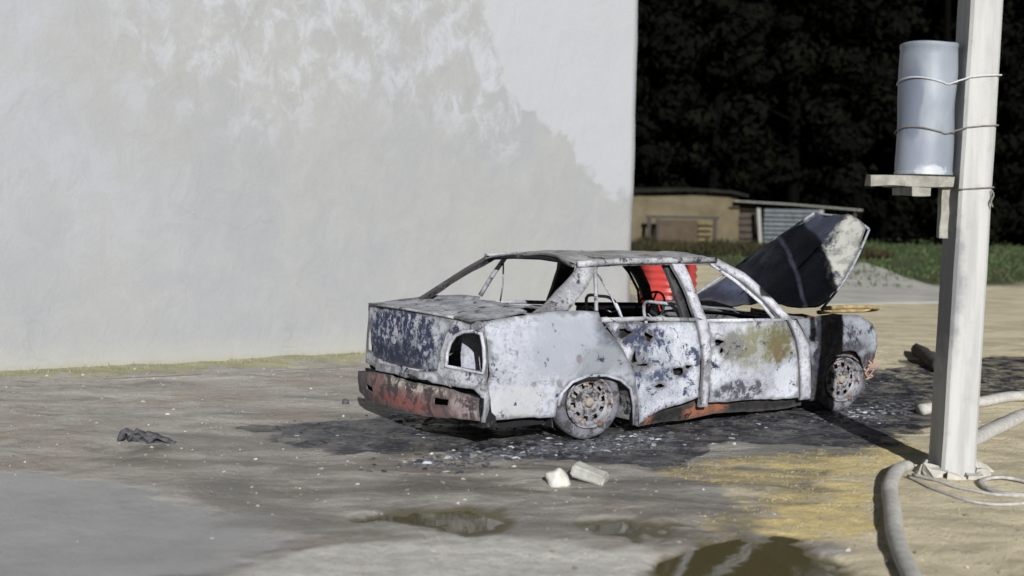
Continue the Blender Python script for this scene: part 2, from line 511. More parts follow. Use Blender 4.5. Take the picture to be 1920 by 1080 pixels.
link('wall', me, PLASTER, house)
bm = bmesh.new()
box(bm, (-WLEN-.4, -.3, WHT), (.3, 9.3, WHT+.14))
for x0, x1 in ((-WLEN-.4, .3),):
    vs = [bm.verts.new(p) for p in ((x0, -.3, WHT+.145), (x1, -.3, WHT+.145), (x1, 4.5, WHT+2.4), (x0, 4.5, WHT+2.4), (x1, 9.3, WHT+.145), (x0, 9.3, WHT+.145))]
    for f in ((0, 1, 2, 3), (3, 2, 4, 5), (1, 4, 2), (0, 3, 5)): bm.faces.new([vs[i] for i in f])
obj('roof', bm, mat('roof_sheet', (.16, .13, .12), scale=3), house)

# broken concrete edging in front of the wall: separate slabs
t_edge = mat('edging_concrete', (.25, .24, .215), (.17, .165, .15), 12, .9, .5, .01)
edging = empty('concrete_edging', WC, WA)
tag(edging, 'low broken concrete edging sunk in the dirt along the white wall', 'kerb')
s = -11.
while s < -3.9:
    L = random.uniform(.5, 1.0)
    if random.random() < .82:
        bm = bmesh.new()
        w = WC + wdir*(s+L/2) + wnrm*.70
        box(bm, (s, -.75, -.06), (s+L-.03, -.66, gh(w.x, w.y)+random.uniform(-.006, .012)), .012, cuts=2)
        obj('slab', bm, t_edge, edging)
    s += L

# ------------------------------------------------------------------ burnt car  (x forward, y left, z up)
car = empty('burnt_car', CAR, YAW)
tag(car, 'burnt-out sedan covered in pale ash with its bonnet torn open, parked beside the white wall', 'car')
zz = [-.2, .05, .15, .25, .40, .55, .70, .80, .86, .95, 1.05, 1.15, 1.22, 1.4]
yy = [.74, .74, .78, .80, .82, .825, .815, .79, .765, .715, .665, .61, .56, .5]
def S(z): return float(np.interp(z, zz, yy)) + (.010*min(1, max(0, (z-.462)/.012)) if z < .8 else .010*max(0, 1-(z-.8)/.06))
def side(sgn, inset=0):
    def f(x, z):
        y = S(z)-inset-max(0, x-1.35)*.16-max(0, -2.05-x)*.25
        return (x, sgn*y, z)
    return f
OLIVE, BROWN, PALE = (.20, .19, .12), (.26, .16, .07), (.60, .62, .68)
m_quarter = burnt('burnt_quarter', .385, 0, (.41, .425, .485), (.265, .28, .325), scale=3.6, seed=1,
    blobs=[((-1.55, -.8, .68), (2.2, 1, 3.2), (.26, .28, .325), .5, .15), ((-1.08, -.8, .75), (4.2, 1, 5), (.085, .10, .13), .6, .4), ((-1.42, -.8, .58), (30, 1, 24), (.11, .06, .065), .5, .2),
           ((-1.2, -.8, .56), (3.2, 1, 8), (.20, .215, .24), .5, .2), ((-1.95, -.8, .30), (3, 1, 6), (.38, .39, .41), .5, .5)])
m_rear = burnt('burnt_rear', .445, .32, (.56, .57, .61), (.27, .28, .32), scale=9, seed=2)
m_lid = burnt('burnt_trunk_lid', .38, 0, (.60, .62, .66), (.27, .29, .33), scale=9, seed=3,
    blobs=[((-2.25, .22, .66), (.7, 1.35, 3.0), (.024, .032, .072), .3, .8), ((-2.25, .20, .55), (.7, 1.9, 9), (.020, .025, .05), .4, .3)])
m_rdoor = burnt('burnt_rear_door', .435, 0, (.49, .51, .575), (.31, .33, .385), (.035, .045, .085), scale=9, seed=4,
    blobs=[((-.92, -.8, .73), (3.6, 1, 8), (.022, .028, .058), .4, .6), ((-.6, -.8, .42), (3, 1, 14), (.05, .065, .11), .5, .9), ((-.85, -.8, .52), (6, 1, 6), (.16, .17, .19), .5, .6)])
m_fdoor = burnt('burnt_front_door', .38, 0, (.50, .52, .585), (.33, .345, .395), scale=6, seed=5,
    blobs=[((.28, -.8, .58), (2.2, 1, 4.4), (.17, .17, .12), .6, .45), ((.52, -.8, .60), (4.6, 1, 5), (.10, .095, .05), .6, .3), ((.50, -.8, .53), (11, 1, 8), (.12, .088, .048), .6, .45), ((.02, -.8, .60), (6, 1, 7), (.15, .15, .14), .5, .7),
           ((.15, -.8, .25), (2.6, 1, 10), (.06, .065, .075), .4, .75), ((.62, -.8, .32), (6, 1, 9), (.45, .47, .52), .5, .4)])
m_white = burnt('ash_white', .37, 0, (.53, .545, .60), (.37, .38, .43), scale=7, seed=6)
m_fend = burnt('burnt_shaded_fender', .42, .36, (.30, .32, .37), (.20, .215, .25), (.03, .032, .05), (.10, .07, .055), scale=7, seed=7,
    blobs=[((1.06, -.78, .5), (5.0, 1, 1.2), (.018, .018, .026), .3, .2), ((1.62, -.7, .38), (6, 1, 8), (.04, .03, .03), .5, .5), ((1.35, -.78, .52), (3.2, 1, 14), (.05, .05, .06), .5, .5)])  # first blob paints the pole's cast shadow into the scorched fender
m_roof = burnt('burnt_roof', .40, .40, (.36, .36, .37), (.22, .215, .22), (.04, .038, .04), (.19, .155, .125), scale=7, seed=8)
m_pillar = burnt('burnt_pillar', .42, .0, (.44, .45, .48), (.23, .235, .26), (.035, .035, .045), scale=12, seed=9)
m_soot_shade = burnt('sooty_shaded_steel', .60, .30, (.09, .09, .10), (.045, .045, .05), (.010, .010, .013), (.06, .03, .022), scale=6, seed=10)  # soot; on the left pillars its dark colour also paints backlit shade
m_dash = burnt('grey_scorched_steel', .47, .36, (.20, .20, .21), (.10, .10, .11), (.015, .015, .018), (.10, .06, .04), scale=9, seed=10)
m_rust = burnt('rusty_steel', .40, .0, (.24, .10, .07), (.18, .08, .07), (.05, .032, .035), scale=9, seed=11)
m_bump = burnt('rusty_bumper', .475, .0, (.25, .13, .125), (.16, .105, .105), (.055, .042, .046), scale=9, seed=12,
    blobs=[((-2.25, -.72, .32), (1, 3.2, 5), (.27, .23, .23), .5, .5), ((-2.25, .8, .3), (1, 4, 5), (.07, .065, .08), .5, .3), ((-2.25, .05, .225), (1, 1.8, 16), (.21, .075, .072), .5, .6), ((-2.25, -.1, .38), (1, 1.6, 12), (.40, .38, .34), .5, .8)])
m_sill = burnt('rusty_sill', .40, .0, (.03, .028, .03), (.02, .02, .022), (.012, .010, .010), scale=7, seed=13,
    blobs=[((-.76, -.76, .10), (7, 1, 6), (.23, .09, .06), .4, .3), ((-.12, -.76, .12), (4, 1, 8), (.25, .105, .065), .4, .25)])
m_hood = burnt('burnt_shaded_bonnet', .0, .0, (.020, .021, .034), (.04, .045, .07), scale=5, seed=14,  # dark base: burnt paint plus painted shadow of pole and tank
    blobs=[((1.66, -.68, 1.30), (2.5, 2.9, 1.5), (.36, .36, .335), .3, .35), ((1.2, .25, .98), (3.2, 1.9, 6), (.07, .08, .125), .6, .6), ((1.35, .1, 1.2), (4, 4, 8), (.09, .10, .14), .6, .7)], rough=.6)  # first blob: pale ash painted as the sunlit corner beside that shadow

def mirrored(fn):
    for sgn in (-1, 1): fn(sgn)

ARCH_R = [(-1.581, .195), (-1.566, .272), (-1.546, .355), (-1.468, .426), (-1.342, .460), (-1.18, .455), (-1.045, .413), (-.95, .346), (-.905, .239), (-.86, .075)]
QUARTER = [(-2.11, .218)] + [(-1.60, .19)] + ARCH_R + [(-.805, .055), (-.864, .255), (-.928, .451), (-1.043, .625), (-1.191, .788), (-1.197, .885), (-1.385, .902), (-1.603, .905), (-1.812, .885), (-2.17, .852), (-2.14, .729), (-2.12, .52), (-2.15, .34)]
def build_side(sgn):
    panel('quarter_panel', QUARTER, side(sgn), m_quarter, car, step=.05, warp=.012, seed=3)
    # wheel-arch lip and inner well
    bm = bmesh.new()
    tube(bm, [(x, sgn*(S(z)+.004), z) for x, z in ARCH_R[1:]], .012, 5)
    obj('arch_lip', bm, m_quarter, car, smooth=True)
    for cx, r in ((-1.25, .345), (1.30, .30)):
        bm = bmesh.new()
        a = [bm.verts.new((cx+r*1.0*math.cos(th), sgn*.775, .20+(r*.82)*math.sin(th))) for th in np.linspace(-.3, math.pi+.3, 14)]
        b = [bm.verts.new((v.co.x, sgn*.45, v.co.z)) for v in a]
        for i in range(13): bm.faces.new((a[i], a[i+1], b[i+1], b[i]))
        bm.faces.new(b)
        obj('wheel_well', bm, m_dash, car)
    # C pillar, divider, B pillar, A pillar as warped sheet-metal bands
    cpil = [(-1.75, .895), (-1.64, .94), (-1.50, 1.029), (-1.215, 1.215), (-1.039, 1.205), (-1.441, .899)]
    if sgn > 0: cpil = [(-1.76, .893), (-1.66, .905), (-1.44, 1.05), (-1.20, 1.205), (-1.27, 1.222), (-1.50, 1.06)]
    panel('rear_pillar', cpil, side(sgn, .004), m_pillar if sgn < 0 else m_soot_shade, car, step=.045, thick=.03, warp=.010, seed=5)  # left one darkened to paint its backlit shade
    door_r = empty('rear_door'); door_r.parent = car
    # rear door: rusty inner shell behind, pale ash outer skin with holes burnt through
    rd = [(-1.17, .815), (-.336, .792), (-.292, .645), (-.275, .409), (-.275, .235), (-.45, .20), (-.60, .165), (-.70, .12), (-.788, .065), (-.862, .255), (-.92, .443), (-1.04, .625)]
    def oval(cx, cz, a, b, k, n=9):
        return [(cx+a*math.cos(6.283*i/n)*(1+.35*math.sin(i*2.1+k)), cz+b*math.sin(6.283*i/n)*(1+.3*math.cos(i*1.7+k))) for i in range(n)]
    hl = [[(-.555, .458), (-.50, .466), (-.45, .46), (-.442, .425), (-.47, .41), (-.54, .412)], oval(-.785, .705, .036, .030, 1), oval(-1.0, .735, .065, .030, 2), oval(-.66, .335, .045, .014, 3), oval(-.915, .555, .020, .045, 4), oval(-.84, .50, .05, .010, 5), oval(-.40, .47, .03, .018, 0)]
    panel('door_skin', rd, side(sgn, .016), m_rdoor, door_r, hl, step=.045, warp=.016, jag=.007, seed=7)
    panel('inner_shell', [(-1.12, .78), (-.34, .77), (-.30, .24), (-.62, .2), (-.75, .14), (-.85, .30), (-.92, .46)], side(sgn, .075), m_soot_shade, door_r, step=.1, warp=.02, seed=8)
    bm = bmesh.new()
    tube(bm, [(-1.205, sgn*(S(.89)-.012), .89), (-1.15, sgn*(S(1.05)-.012), 1.05), (-1.089, sgn*(S(1.2)-.012), 1.20)], [(.014, .02)]*3, 6)
    tube(bm, [(-1.19, sgn*(S(.83)-.01), .83), (-.80, sgn*(S(.82)-.02), .825), (-.335, sgn*(S(.80)-.01), .80)], [(.012, .018)]*3, 6)
    tube(bm, [(-1.09, sgn*(S(1.19)-.012), 1.195), (-.7, sgn*(S(1.2)-.014), 1.20), (-.38, sgn*(S(1.2)-.012), 1.198)], [(.011, .013)]*3, 6)
    tube(bm, [(-1.10, sgn*(S(1.17)-.02), 1.17), (-1.03, sgn*(S(.98)-.02), .98), (-1.0, sgn*(S(.84)-.02), .84)], .007, 5)
    obj('window_frame', bm, m_pillar, door_r, smooth=True)
    bp = [(-.395, 1.222), (-.262, 1.221), (-.252, 1.023), (-.218, .788), (-.205, .445), (-.178, .155), (-.262, .158), (-.272, .449), (-.336, .792), (-.345, 1.006)]
    if sgn > 0: bp = [(x-.17, z) for x, z in bp]
    panel('middle_pillar', bp, side(sgn, -.004), m_white if sgn < 0 else m_soot_shade, car, step=.04, thick=.025, warp=.007, seed=9)  # left pillar: backlit shade put into the colour
    panel('pillar_liner', [(-.40, 1.2), (-.26, 1.2), (-.2, .3), (-.36, .3)] if sgn < 0 else [(-.60, 1.2), (-.45, 1.2), (-.36, .3), (-.56, .3)], side(sgn, .07), m_soot_shade, car, step=.08, thick=.03, warp=.01, seed=10)
    ap = [(.097, 1.238), (.315, 1.128), (.494, .967), (.655, .772), (.56, .768), (.44, .90), (.27, 1.055), (.02, 1.200)]
    ap_in = [(.56, .768), (.44, .90), (.27, 1.055), (.245, 1.05), (.40, .89), (.48, .768)]
    panel('front_pillar', ap, side(sgn, 0), m_white if sgn < 0 else m_soot_shade, car, step=.04, thick=.03, warp=.006, seed=11)  # dark colour on the left stands for backlit shade
    door_f = empty('front_door'); door_f.parent = car
    fd = [(-.205, .784), (.20, .772), (.60, .758), (.683, .599), (.745, .387), (.80, .152), (.45, .158), (.1, .17), (-.165, .185), (-.19, .407)]
    fh = [oval(-.12, .632, .045, .022, 1), oval(-.088, .568, .016, .016, 2)]
    panel('door_skin', fd, side(sgn, .012), m_fdoor, door_f, fh, step=.045, warp=.015, jag=.006, seed=12)
    panel('inner_shell', [(-.16, .75), (.57, .74), (.66, .55), (.72, .22), (-.13, .24)], side(sgn, .07), m_soot_shade, door_f, step=.1, warp=.02, seed=13)
    bm = bmesh.new()
    tube(bm, [(.02, sgn*(S(1.2)-.012), 1.195), (.22, sgn*(S(1.07)-.02), 1.06), (.40, sgn*(S(.90)-.02), .90), (.475, sgn*(S(.78)-.015), .78)], [(.010, .014)]*4, 6)
    tube(bm, [(-.22, sgn*(S(.79)-.012), .79), (.2, sgn*(S(.775)-.012), .778), (.58, sgn*(S(.765)-.012), .765)], [(.010, .016)]*3, 6)
    tube(bm, [(-.26, sgn*(S(1.2)-.012), 1.2), (-.1, sgn*(S(1.2)-.012), 1.203), (.02, sgn*(S(1.2)-.012), 1.197)], [(.011, .013)]*3, 6)
    obj('window_frame', bm, m_white if sgn < 0 else m_soot_shade, door_f, smooth=True)  # left frame coloured dark for backlit shade, like its pillars
    hp = [(.615, .773), (.70, .762), (.835, .551), (.883, .38), (.935, .125), (.815, .122), (.757, .387), (.69, .599)]
    panel('hinge_post', hp, side(sgn, -.004), m_white, car, step=.04, thick=.02, warp=.008, seed=14)
    fe = [(.71, .77), (.95, .79), (1.132, .796), (1.443, .775), (1.622, .70), (1.70, .60), (1.721, .50), (1.70, .40), (1.62, .35), (1.545, .33), (1.49, .42), (1.40, .479), (1.30, .502), (1.175, .491), (1.089, .41), (1.06, .237), (1.07, .11), (.95, .114), (.90, .38), (.85, .551)]
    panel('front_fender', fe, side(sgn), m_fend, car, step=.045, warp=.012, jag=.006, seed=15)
    sl = [(-.84, .145), (-.45, .16), (.03, .178), (.90, .135), (.93, .06), (.5, .05), (.083, .076), (-.273, .05), (-.585, .043), (-.80, .045)]
    panel('sill', sl, side(sgn, .06), m_sill, car, step=.05, thick=.05, warp=.01, jag=.006, seed=16)
build_side(-1)
build_side(1)

# roof skin: a crowned, sagging sheet
def roofs(x, y):
    k = 1-(y/.60)**2
    return (x, y, 1.222+.055*k-.03*k*max(0, 1-abs(x+.35)/.7)*.8-max(0, x+.0)*.10-max(0, -.95-x)*.10)
ro = [(-1.30, -.56), (-1.22, -.3), (-1.17, 0), (-1.20, .3), (-1.30, .555), (-.6, .575), (.10, .555), (.20, .3), (.24, 0), (.20, -.3), (.10, -.555), (-.6, -.575)]
panel('roof', ro, roofs, m_roof, car, step=.06, thick=.012, warp=.016, jag=.006, seed=20)
bm = bmesh.new()
for sgn in (-1, 1):
    tube(bm, [(-1.26, sgn*.585, 1.205), (-.9, sgn*.582, 1.222), (-.3, sgn*.58, 1.225), (.06, sgn*.575, 1.222)], [(.02, .024)]*4, 6)
obj('roof_rail', bm, m_pillar, car, smooth=True)
bm = bmesh.new()
tube(bm, [(.08, -.54, 1.215), (.17, -.3, 1.235), (.20, 0, 1.245), (.17, .3, 1.235), (.08, .54, 1.215)], .02, 6)
obj('roof_header', bm, m_soot_shade, car, smooth=True)
bm = bmesh.new()
tube(bm, [(-1.27, .54, 1.195), (-1.19, .3, 1.215), (-1.15, 0, 1.222), (-1.19, -.3, 1.215), (-1.27, -.54, 1.195)], .018, 6)
obj('roof_header', bm, m_soot_shade, car, smooth=True)

# tail
def rearx(y, z): return -2.235+.075*(abs(y)/.8)**2.2 + (z-.5)*.03
def rears(y, z): return (rearx(y, z), y, z)
lid = [(.755, .842), (.69, .60), (.64, .475), (.498, .465), (0, .47), (-.33, .50), (-.365, .62), (-.42, .74), (-.50, .846), (.1, .862)]
lid_o = empty('trunk_lid'); lid_o.parent = car
panel('lid_face', lid, lambda y, z: (rearx(y, z)-.008, y, z), m_lid, lid_o, step=.05, warp=.012, jag=.006, seed=21)
deck = [(-2.20, -.70), (-1.95, -.70), (-1.72, -.64), (-1.66, 0), (-1.72, .64), (-1.95, .70), (-2.20, .70), (-2.245, 0)]
panel('lid_top', deck, lambda x, y: (x, y, .858+(x+2.2)*.075+.018*(1-(y/.7)**2)), m_pillar, lid_o, step=.07, warp=.016, jag=.006, seed=22)
bm = bmesh.new()
tube(bm, [(rearx(y, .855)-.012, y, .857+.012*(1-(y/.6)**2)) for y in np.linspace(-.5, .76, 12)], .011, 5)
obj('lid_edge', bm, m_pillar, lid_o, smooth=True)
# rear panel with the two empty lamp openings
rp = [(.83, .85), (.845, .60), (.85, .40), (.4, .385), (-.4, .40), (-.83, .41), (-.83, .62), (-.78, .85), (0, .856)]
hole_r = [(-.43, .53), (-.435, .62), (-.465, .69), (-.52, .745), (-.60, .775), (-.69, .787), (-.765, .775), (-.79, .70), (-.805, .60), (-.80, .53)]
hole_l = [(.63, .50), (.655, .62), (.69, .80), (.765, .80), (.79, .62), (.79, .50)]
hole_c = [(.36, .425), (.14, .432), (.14, .415), (.36, .41)]
panel('rear_panel', rp, rears, m_rear, car, [hole_r, hole_l], step=.05, warp=.010, jag=.005, seed=23)
for sgn, (ya, yb) in ((-1, (.42, .80)), (1, (.60, .80))):
    bm = bmesh.new()
    box(bm, (-2.10, min(sgn*ya, sgn*yb), .50), (-1.75, max(sgn*ya, sgn*yb), .81), .02, cuts=2)
    bmesh.ops.reverse_faces(bm, faces=bm.faces[:])
    bm.faces.ensure_lookup_table()
    fr = [f for f in bm.faces if f.calc_center_median().x < -2.07]
    bmesh.ops.delete(bm, geom=fr, context='FACES')
    obj('lamp_recess', bm, m_quarter if sgn < 0 else m_soot_shade, car)
bm = bmesh.new()
tube(bm, [(rearx(y, z)-.006, y, z) for y, z in hole_r+hole_r[:1]], .013, 5, False)
obj('lamp_rim', bm, m_white, car, smooth=True)
# number-plate light strip and torn flap above the bumper
panel('plate_strip', [(.46, .44), (.08, .452), (.10, .40), (.45, .385)], lambda y, z: (rearx(y, z)-.060, y, z+.012), m_white, car, step=.05, warp=.008, seed=24)
panel('torn_flap', [(-.05, .455), (-.38, .47), (-.5, .44), (-.56, .39), (-.35, .40), (-.2, .415), (-.06, .42)], lambda y, z: (rearx(y, z)-.055, y, z+.01), m_white, car, step=.04, warp=.018, jag=.012, seed=25)
panel('corner_flap', [(-.70, .42), (-.80, .46), (-.855, .44), (-.85, .30), (-.83, .205), (-.79, .20), (-.80, .30), (-.77, .37)], lambda y, z: (rearx(y, z)+.0, y, z), m_white, car, step=.03, warp=.02, jag=.016, seed=26)
# bumper beam: channel section with two slots
def bumps(y, z): return (rearx(y, .3)-.055+abs(z-.28)*.15, y, z+(.0 if y < 0 else 0))
bo = [(.87, .335), (.865, .18), (.67, .152), (.2, .16), (-.18, .17), (-.60, .20), (-.82, .222), (-.80, .37), (-.45, .395), (0, .385), (.43, .385)]
bh = [[(.67, .275), (.53, .262), (.53, .215), (.67, .228)], [(-.37, .322), (-.53, .325), (-.53, .28), (-.37, .275)]]
bum = panel('rear_bumper', bo, bumps, m_bump, car, bh, step=.05, thick=.012, warp=.010, jag=.008, seed=27)
bm = bmesh.new()
box(bm, (-2.17, -.80, .17), (-2.06, .82, .36), .01, cuts=3)
obj('bumper_beam', bm, m_soot_shade, car)
bm = bmesh.new()
box(bm, (-2.02, -.72, .14), (-1.62, .72, .30), .02, cuts=3)
box(bm, (-1.62, -.42, .16), (1.0, .42, .22), .01, cuts=3)
obj('floor_pan', bm, m_soot_shade, car)
for yy_ in (-.02,):
    panel('parcel_shelf', [(-1.72, -.66), (-1.22, -.70), (-1.2, .70), (-1.72, .66)], lambda x, y: (x, y, .868+.03*(x+1.2)*-.2), m_pillar, car, [[(-1.6, -.5), (-1.35, -.5), (-1.35, -.15), (-1.6, -.1)], [(-1.6, .5), (-1.35, .5), (-1.35, .15), (-1.6, .1)]], step=.07, warp=.02, seed=28)
panel('seat_bulkhead', [(-.66, .25), (.66, .25), (.68, .84), (-.68, .84)], lambda y, z: (-1.18+(z-.25)*-.1, y, z), m_soot_shade, car, step=.1, warp=.02, seed=29)
panel('firewall', [(-.70, .15), (.70, .15), (.70, .73), (0, .76), (-.70, .73)], lambda y, z: (.86, y, z), m_soot_shade, car, step=.1, warp=.02, seed=30)
panel('cowl', [(.62, -.69), (.95, -.70), (.95, .70), (.62, .69)], lambda x, y: (x, y, .765), m_pillar, car, step=.08, warp=.012, seed=31)
# dash skeleton, steering ring
bm = bmesh.new()
tube(bm, smooth_path([(.52, -.66, .70), (.46, -.3, .74), (.48, .1, .72), (.50, .66, .70)], 5), .025, 6)
tube(bm, [(.5, -.2, .72), (.6, -.2, .4)], .02, 5)
tube(bm, [(.66, -.6, .78), (.40, .1, .80), (.62, .55, .79)], .012, 5)
obj('dashboard_frame', bm, m_dash, car, smooth=True)
bm = bmesh.new()
M = Matrix.Translation((.22, .36, .76)) @ Matrix.Rotation(R(-62), 4, 'Y')
tube(bm, [M @ Vector((.17*math.cos(a), .17*math.sin(a), 0)) for a in np.linspace(0, 2*math.pi, 25)], .010, 5, False)
tube(bm, [M @ Vector((0, 0, 0)), M @ Vector((0, 0, -.35))], .016, 5)
tube(bm, [M @ Vector((-.17, 0, 0)), M @ Vector((.17, 0, 0))], .009, 5)
obj('steering_wheel', bm, m_soot_shade, car, smooth=True)
# bare seat frames with springs
for sy in (-.36, .36):
    sf = empty('front_seat'); sf.parent = car
    bm = bmesh.new()
    tube(bm, smooth_path([(-.02, sy-.22, .32), (-.20, sy-.22, .62), (-.30, sy-.18, .86), (-.31, sy, .89), (-.30, sy+.18, .86), (-.20, sy+.22, .62), (-.02, sy+.22, .32)], 4), .014, 6)
    tube(bm, [(-.05, sy-.22, .34), (.38, sy-.22, .36), (.40, sy+.22, .36), (-.05, sy+.22, .34)], .013, 6)
    obj('seat_frame', bm, m_white, sf, smooth=True)
    bm = bmesh.new()
    for k in range(6):
        z = .40+k*.075
        x = -.06-(z-.32)*.42
        tube(bm, [(x+.02*math.sin(9*u+k), sy-.21+.42*u, z+.012*math.sin(14*u)) for u in np.linspace(0, 1, 12)], .005, 4)
    for k in range(6):
        tube(bm, [(.02+k*.06, sy-.21+.42*u, .36+.02*math.sin(20*u+k)) for u in np.linspace(0, 1, 12)], .005, 4)
    obj('spring', bm, m_pillar, sf)
# bonnet, thrown up and folded
HL, HR = Vector((.93, .63, .80)), Vector((1.15, -.66, .82))
FC, FR2, FR = Vector((1.79, .0, 1.575)), Vector((1.76, -.44, 1.555)), Vector((1.74, -.62, 1.46))
MR, HM = Vector((1.53, -.66, 1.22)), Vector((1.03, .0, .80))
def hood1(a, b):                       # a: 0 left .. 1 right, b: 0 hinge .. 1 front edge
    lo = HL.lerp(HR, a)
    hi = FC.lerp(FR2, min(a/.72, 1)) if a < .72 else FR2.lerp(FR, (a-.72)/.28)
    n = (FC-HL).cross(HR-HL).normalized()
    return lo.lerp(hi, b) + n*(-.05*math.sin(math.pi*b)*math.sin(math.pi*a)) + Vector((0, -.03, -.04))*math.sin(math.pi*b)*a*a
hood = empty('bonnet'); hood.parent = car
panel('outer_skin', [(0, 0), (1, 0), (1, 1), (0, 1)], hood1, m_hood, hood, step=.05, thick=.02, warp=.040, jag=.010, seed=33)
FL = Vector((1.86, .60, 1.02))
panel('folded_half', [(0, 0), (1, 0), (0, 1)], lambda a, b: HL*(1-a-b)+FC*a+FL*b+Vector((.02, .0, -.01)), m_soot_shade, hood, step=.08, thick=.015, warp=.012, seed=34)
bm = bmesh.new()
tube(bm, [hood1(0, b) + Vector((-.01, .01, .012)) for b in np.linspace(0, 1, 10)], .012, 6)
tube(bm, [hood1(a, 1) + Vector((0, 0, .004)) for a in np.linspace(0, 1, 10)], .012, 6)
tube(bm, [hood1(1, b) + Vector((0, -.004, 0)) for b in np.linspace(1, 0, 8)], .011, 6)
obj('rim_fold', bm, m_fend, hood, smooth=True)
bm = bmesh.new()
bm.free()
for a in (.35, .62):
    bm = bmesh.new()
    tube(bm, [hood1(a, b)+Vector((-.012, -.006, .01)) for b in np.linspace(.08, .62, 7)], [(.018, .008)]*7, 6)
    obj('stiffener', bm, m_soot_shade, hood, smooth=True)
# nose: cross panel, bent brass-coloured strip, radiator support, engine
bm = bmesh.new()
tube(bm, smooth_path([(1.25, -.60, .82), (1.7, -.52, .81), (2.20, -.36, .775), (2.27, -.29, .755), (2.19, -.22, .74), (1.7, -.33, .76), (1.3, -.5, .775)], 5), [(.014, .02)]*31, 6)
obj('bent_strip', bm, mat('scorched_brass', (.42, .33, .17), (.20, .14, .07), 14, .6), car, smooth=True)
bm = bmesh.new()
box(bm, (1.66, -.62, .30), (1.72, .62, .40), .015, cuts=3)
box(bm, (1.64, -.62, .66), (1.70, .62, .70), .012, cuts=3)
for y in (-.6, -.2, .2, .6): box(bm, (1.65, y-.03, .38), (1.69, y+.03, .67), .01, cuts=1)
obj('radiator_support', bm, m_rust, car)
bm = bmesh.new()
box(bm, (1.05, -.25, .25), (1.50, .35, .66), .035, cuts=3)
for k in range(4): tube(bm, [(1.12+k*.1, -.1, .66), (1.12+k*.1, .1, .71), (1.12+k*.1, .3, .66)], .03, 6)
obj('engine', bm, m_soot_shade, car)
bm = bmesh.new()
for k in range(26):
    p = Vector((random.uniform(1.58, 1.80), random.uniform(-.72, -.45), random.uniform(.16, .42)))
    pts = [p + Vector((random.uniform(-.09, .09), random.uniform(-.08, .08), random.uniform(-.09, .09))) for _ in range(5)]
    tube(bm, smooth_path(pts, 3), .006, 4)
obj('wiring', bm, burnt('scorched_copper', .3, 0, (.52, .36, .32), (.42, .26, .22), (.1, .06, .05), scale=20, seed=17), car)

# wheels: ash ring of the burnt tyre, steel rim with slots, hub
m_tyre = burnt('burnt_tyre', .45, .38, (.175, .175, .20), (.10, .10, .12), (.04, .04, .048), (.13, .09, .075), scale=12, seed=18)
m_rim = burnt('scorched_rim', .45, .39, (.30, .30, .325), (.15, .15, .17), (.028, .026, .028), (.12, .065, .045), scale=18, seed=19)
m_hub = burnt('hub_steel', .33, .40, (.33, .31, .28), (.2, .16, .13), (.04, .03, .03), (.22, .12, .07), scale=20, seed=20)
def wheel(x, y, z, sgn):
    w = empty('wheel'); w.parent = car
    w.location = (x, y, z)
    w.rotation_euler = (R(90) if sgn < 0 else R(-90), 0, R(-9 if x < 0 else -6))
    bm = bmesh.new()
    rings = lathe(bm, [(.184, .02), (.20, .034), (.228, .036), (.250, .022), (.262, -.01), (.258, -.07), (.235, -.10), (.19, -.10), (.178, -.09)], 40)
    for v in bm.verts:
        v.co += nz3(v.co, 6, .014, 31) + nz3(v.co, 20, .006, 32)
    obj('tyre', bm, m_tyre, w, smooth=True)
    bm = bmesh.new()
    prof = [(.182, .045), (.176, .050), (.168, .040), (.158, .012), (.150, .0)]
    ro = lathe(bm, prof, 40)
    inner = lathe(bm, [(.088, .018), (.070, .030), (.058, .030), (.045, .018), (.030, .016), (.0005, .016)], 40)
    n = 40
    for k in range(n):                       # disc between, 10 slots cut out
        a, b, c2, d = ro[-1][k], ro[-1][(k+1) % n], inner[0][(k+1) % n], inner[0][k]
        m1, m2 = [], []
        for tt in (.25, .8):
            m1.append(bm.verts.new(a.co.lerp(d.co, tt)+Vector((0, 0, .006))))
            m2.append(bm.verts.new(b.co.lerp(c2.co, tt)+Vector((0, 0, .006))))
        bm.faces.new((a, b, m2[0], m1[0]))
        if k % 4 >= 2: bm.faces.new((m1[0], m2[0], m2[1], m1[1]))
        bm.faces.new((m1[1], m2[1], c2, d))
    bmesh.ops.remove_doubles(bm, verts=bm.verts[:], dist=.0005)
    lathe(bm, [(.182, .045), (.16, -.05), (.17, -.12)], 40)
    for v in bm.verts: v.co += nz3(v.co, 12, .003, 5)
    obj('rim', bm, m_rim, w, smooth=True)
    bm = bmesh.new()
    lathe(bm, [(.034, .016), (.032, .045), (.026, .052), (.0005, .053)], 14)
    for k in range(4):
        a = k*math.pi/2+.4
        lathe(bm, [(.010, .016), (.010, .034), (.0005, .035)], 6, Matrix.Translation((.052*math.cos(a), .052*math.sin(a), .012)))
    lathe(bm, [(.145, -.05), (.10, -.045), (.0005, -.04)], 20)
    obj('hub', bm, m_hub, w, smooth=True)
for sgn in (-1, 1):
    wheel(-1.25, sgn*.715, .262, sgn)
    wheel(1.35, sgn*.70, .250, sgn)

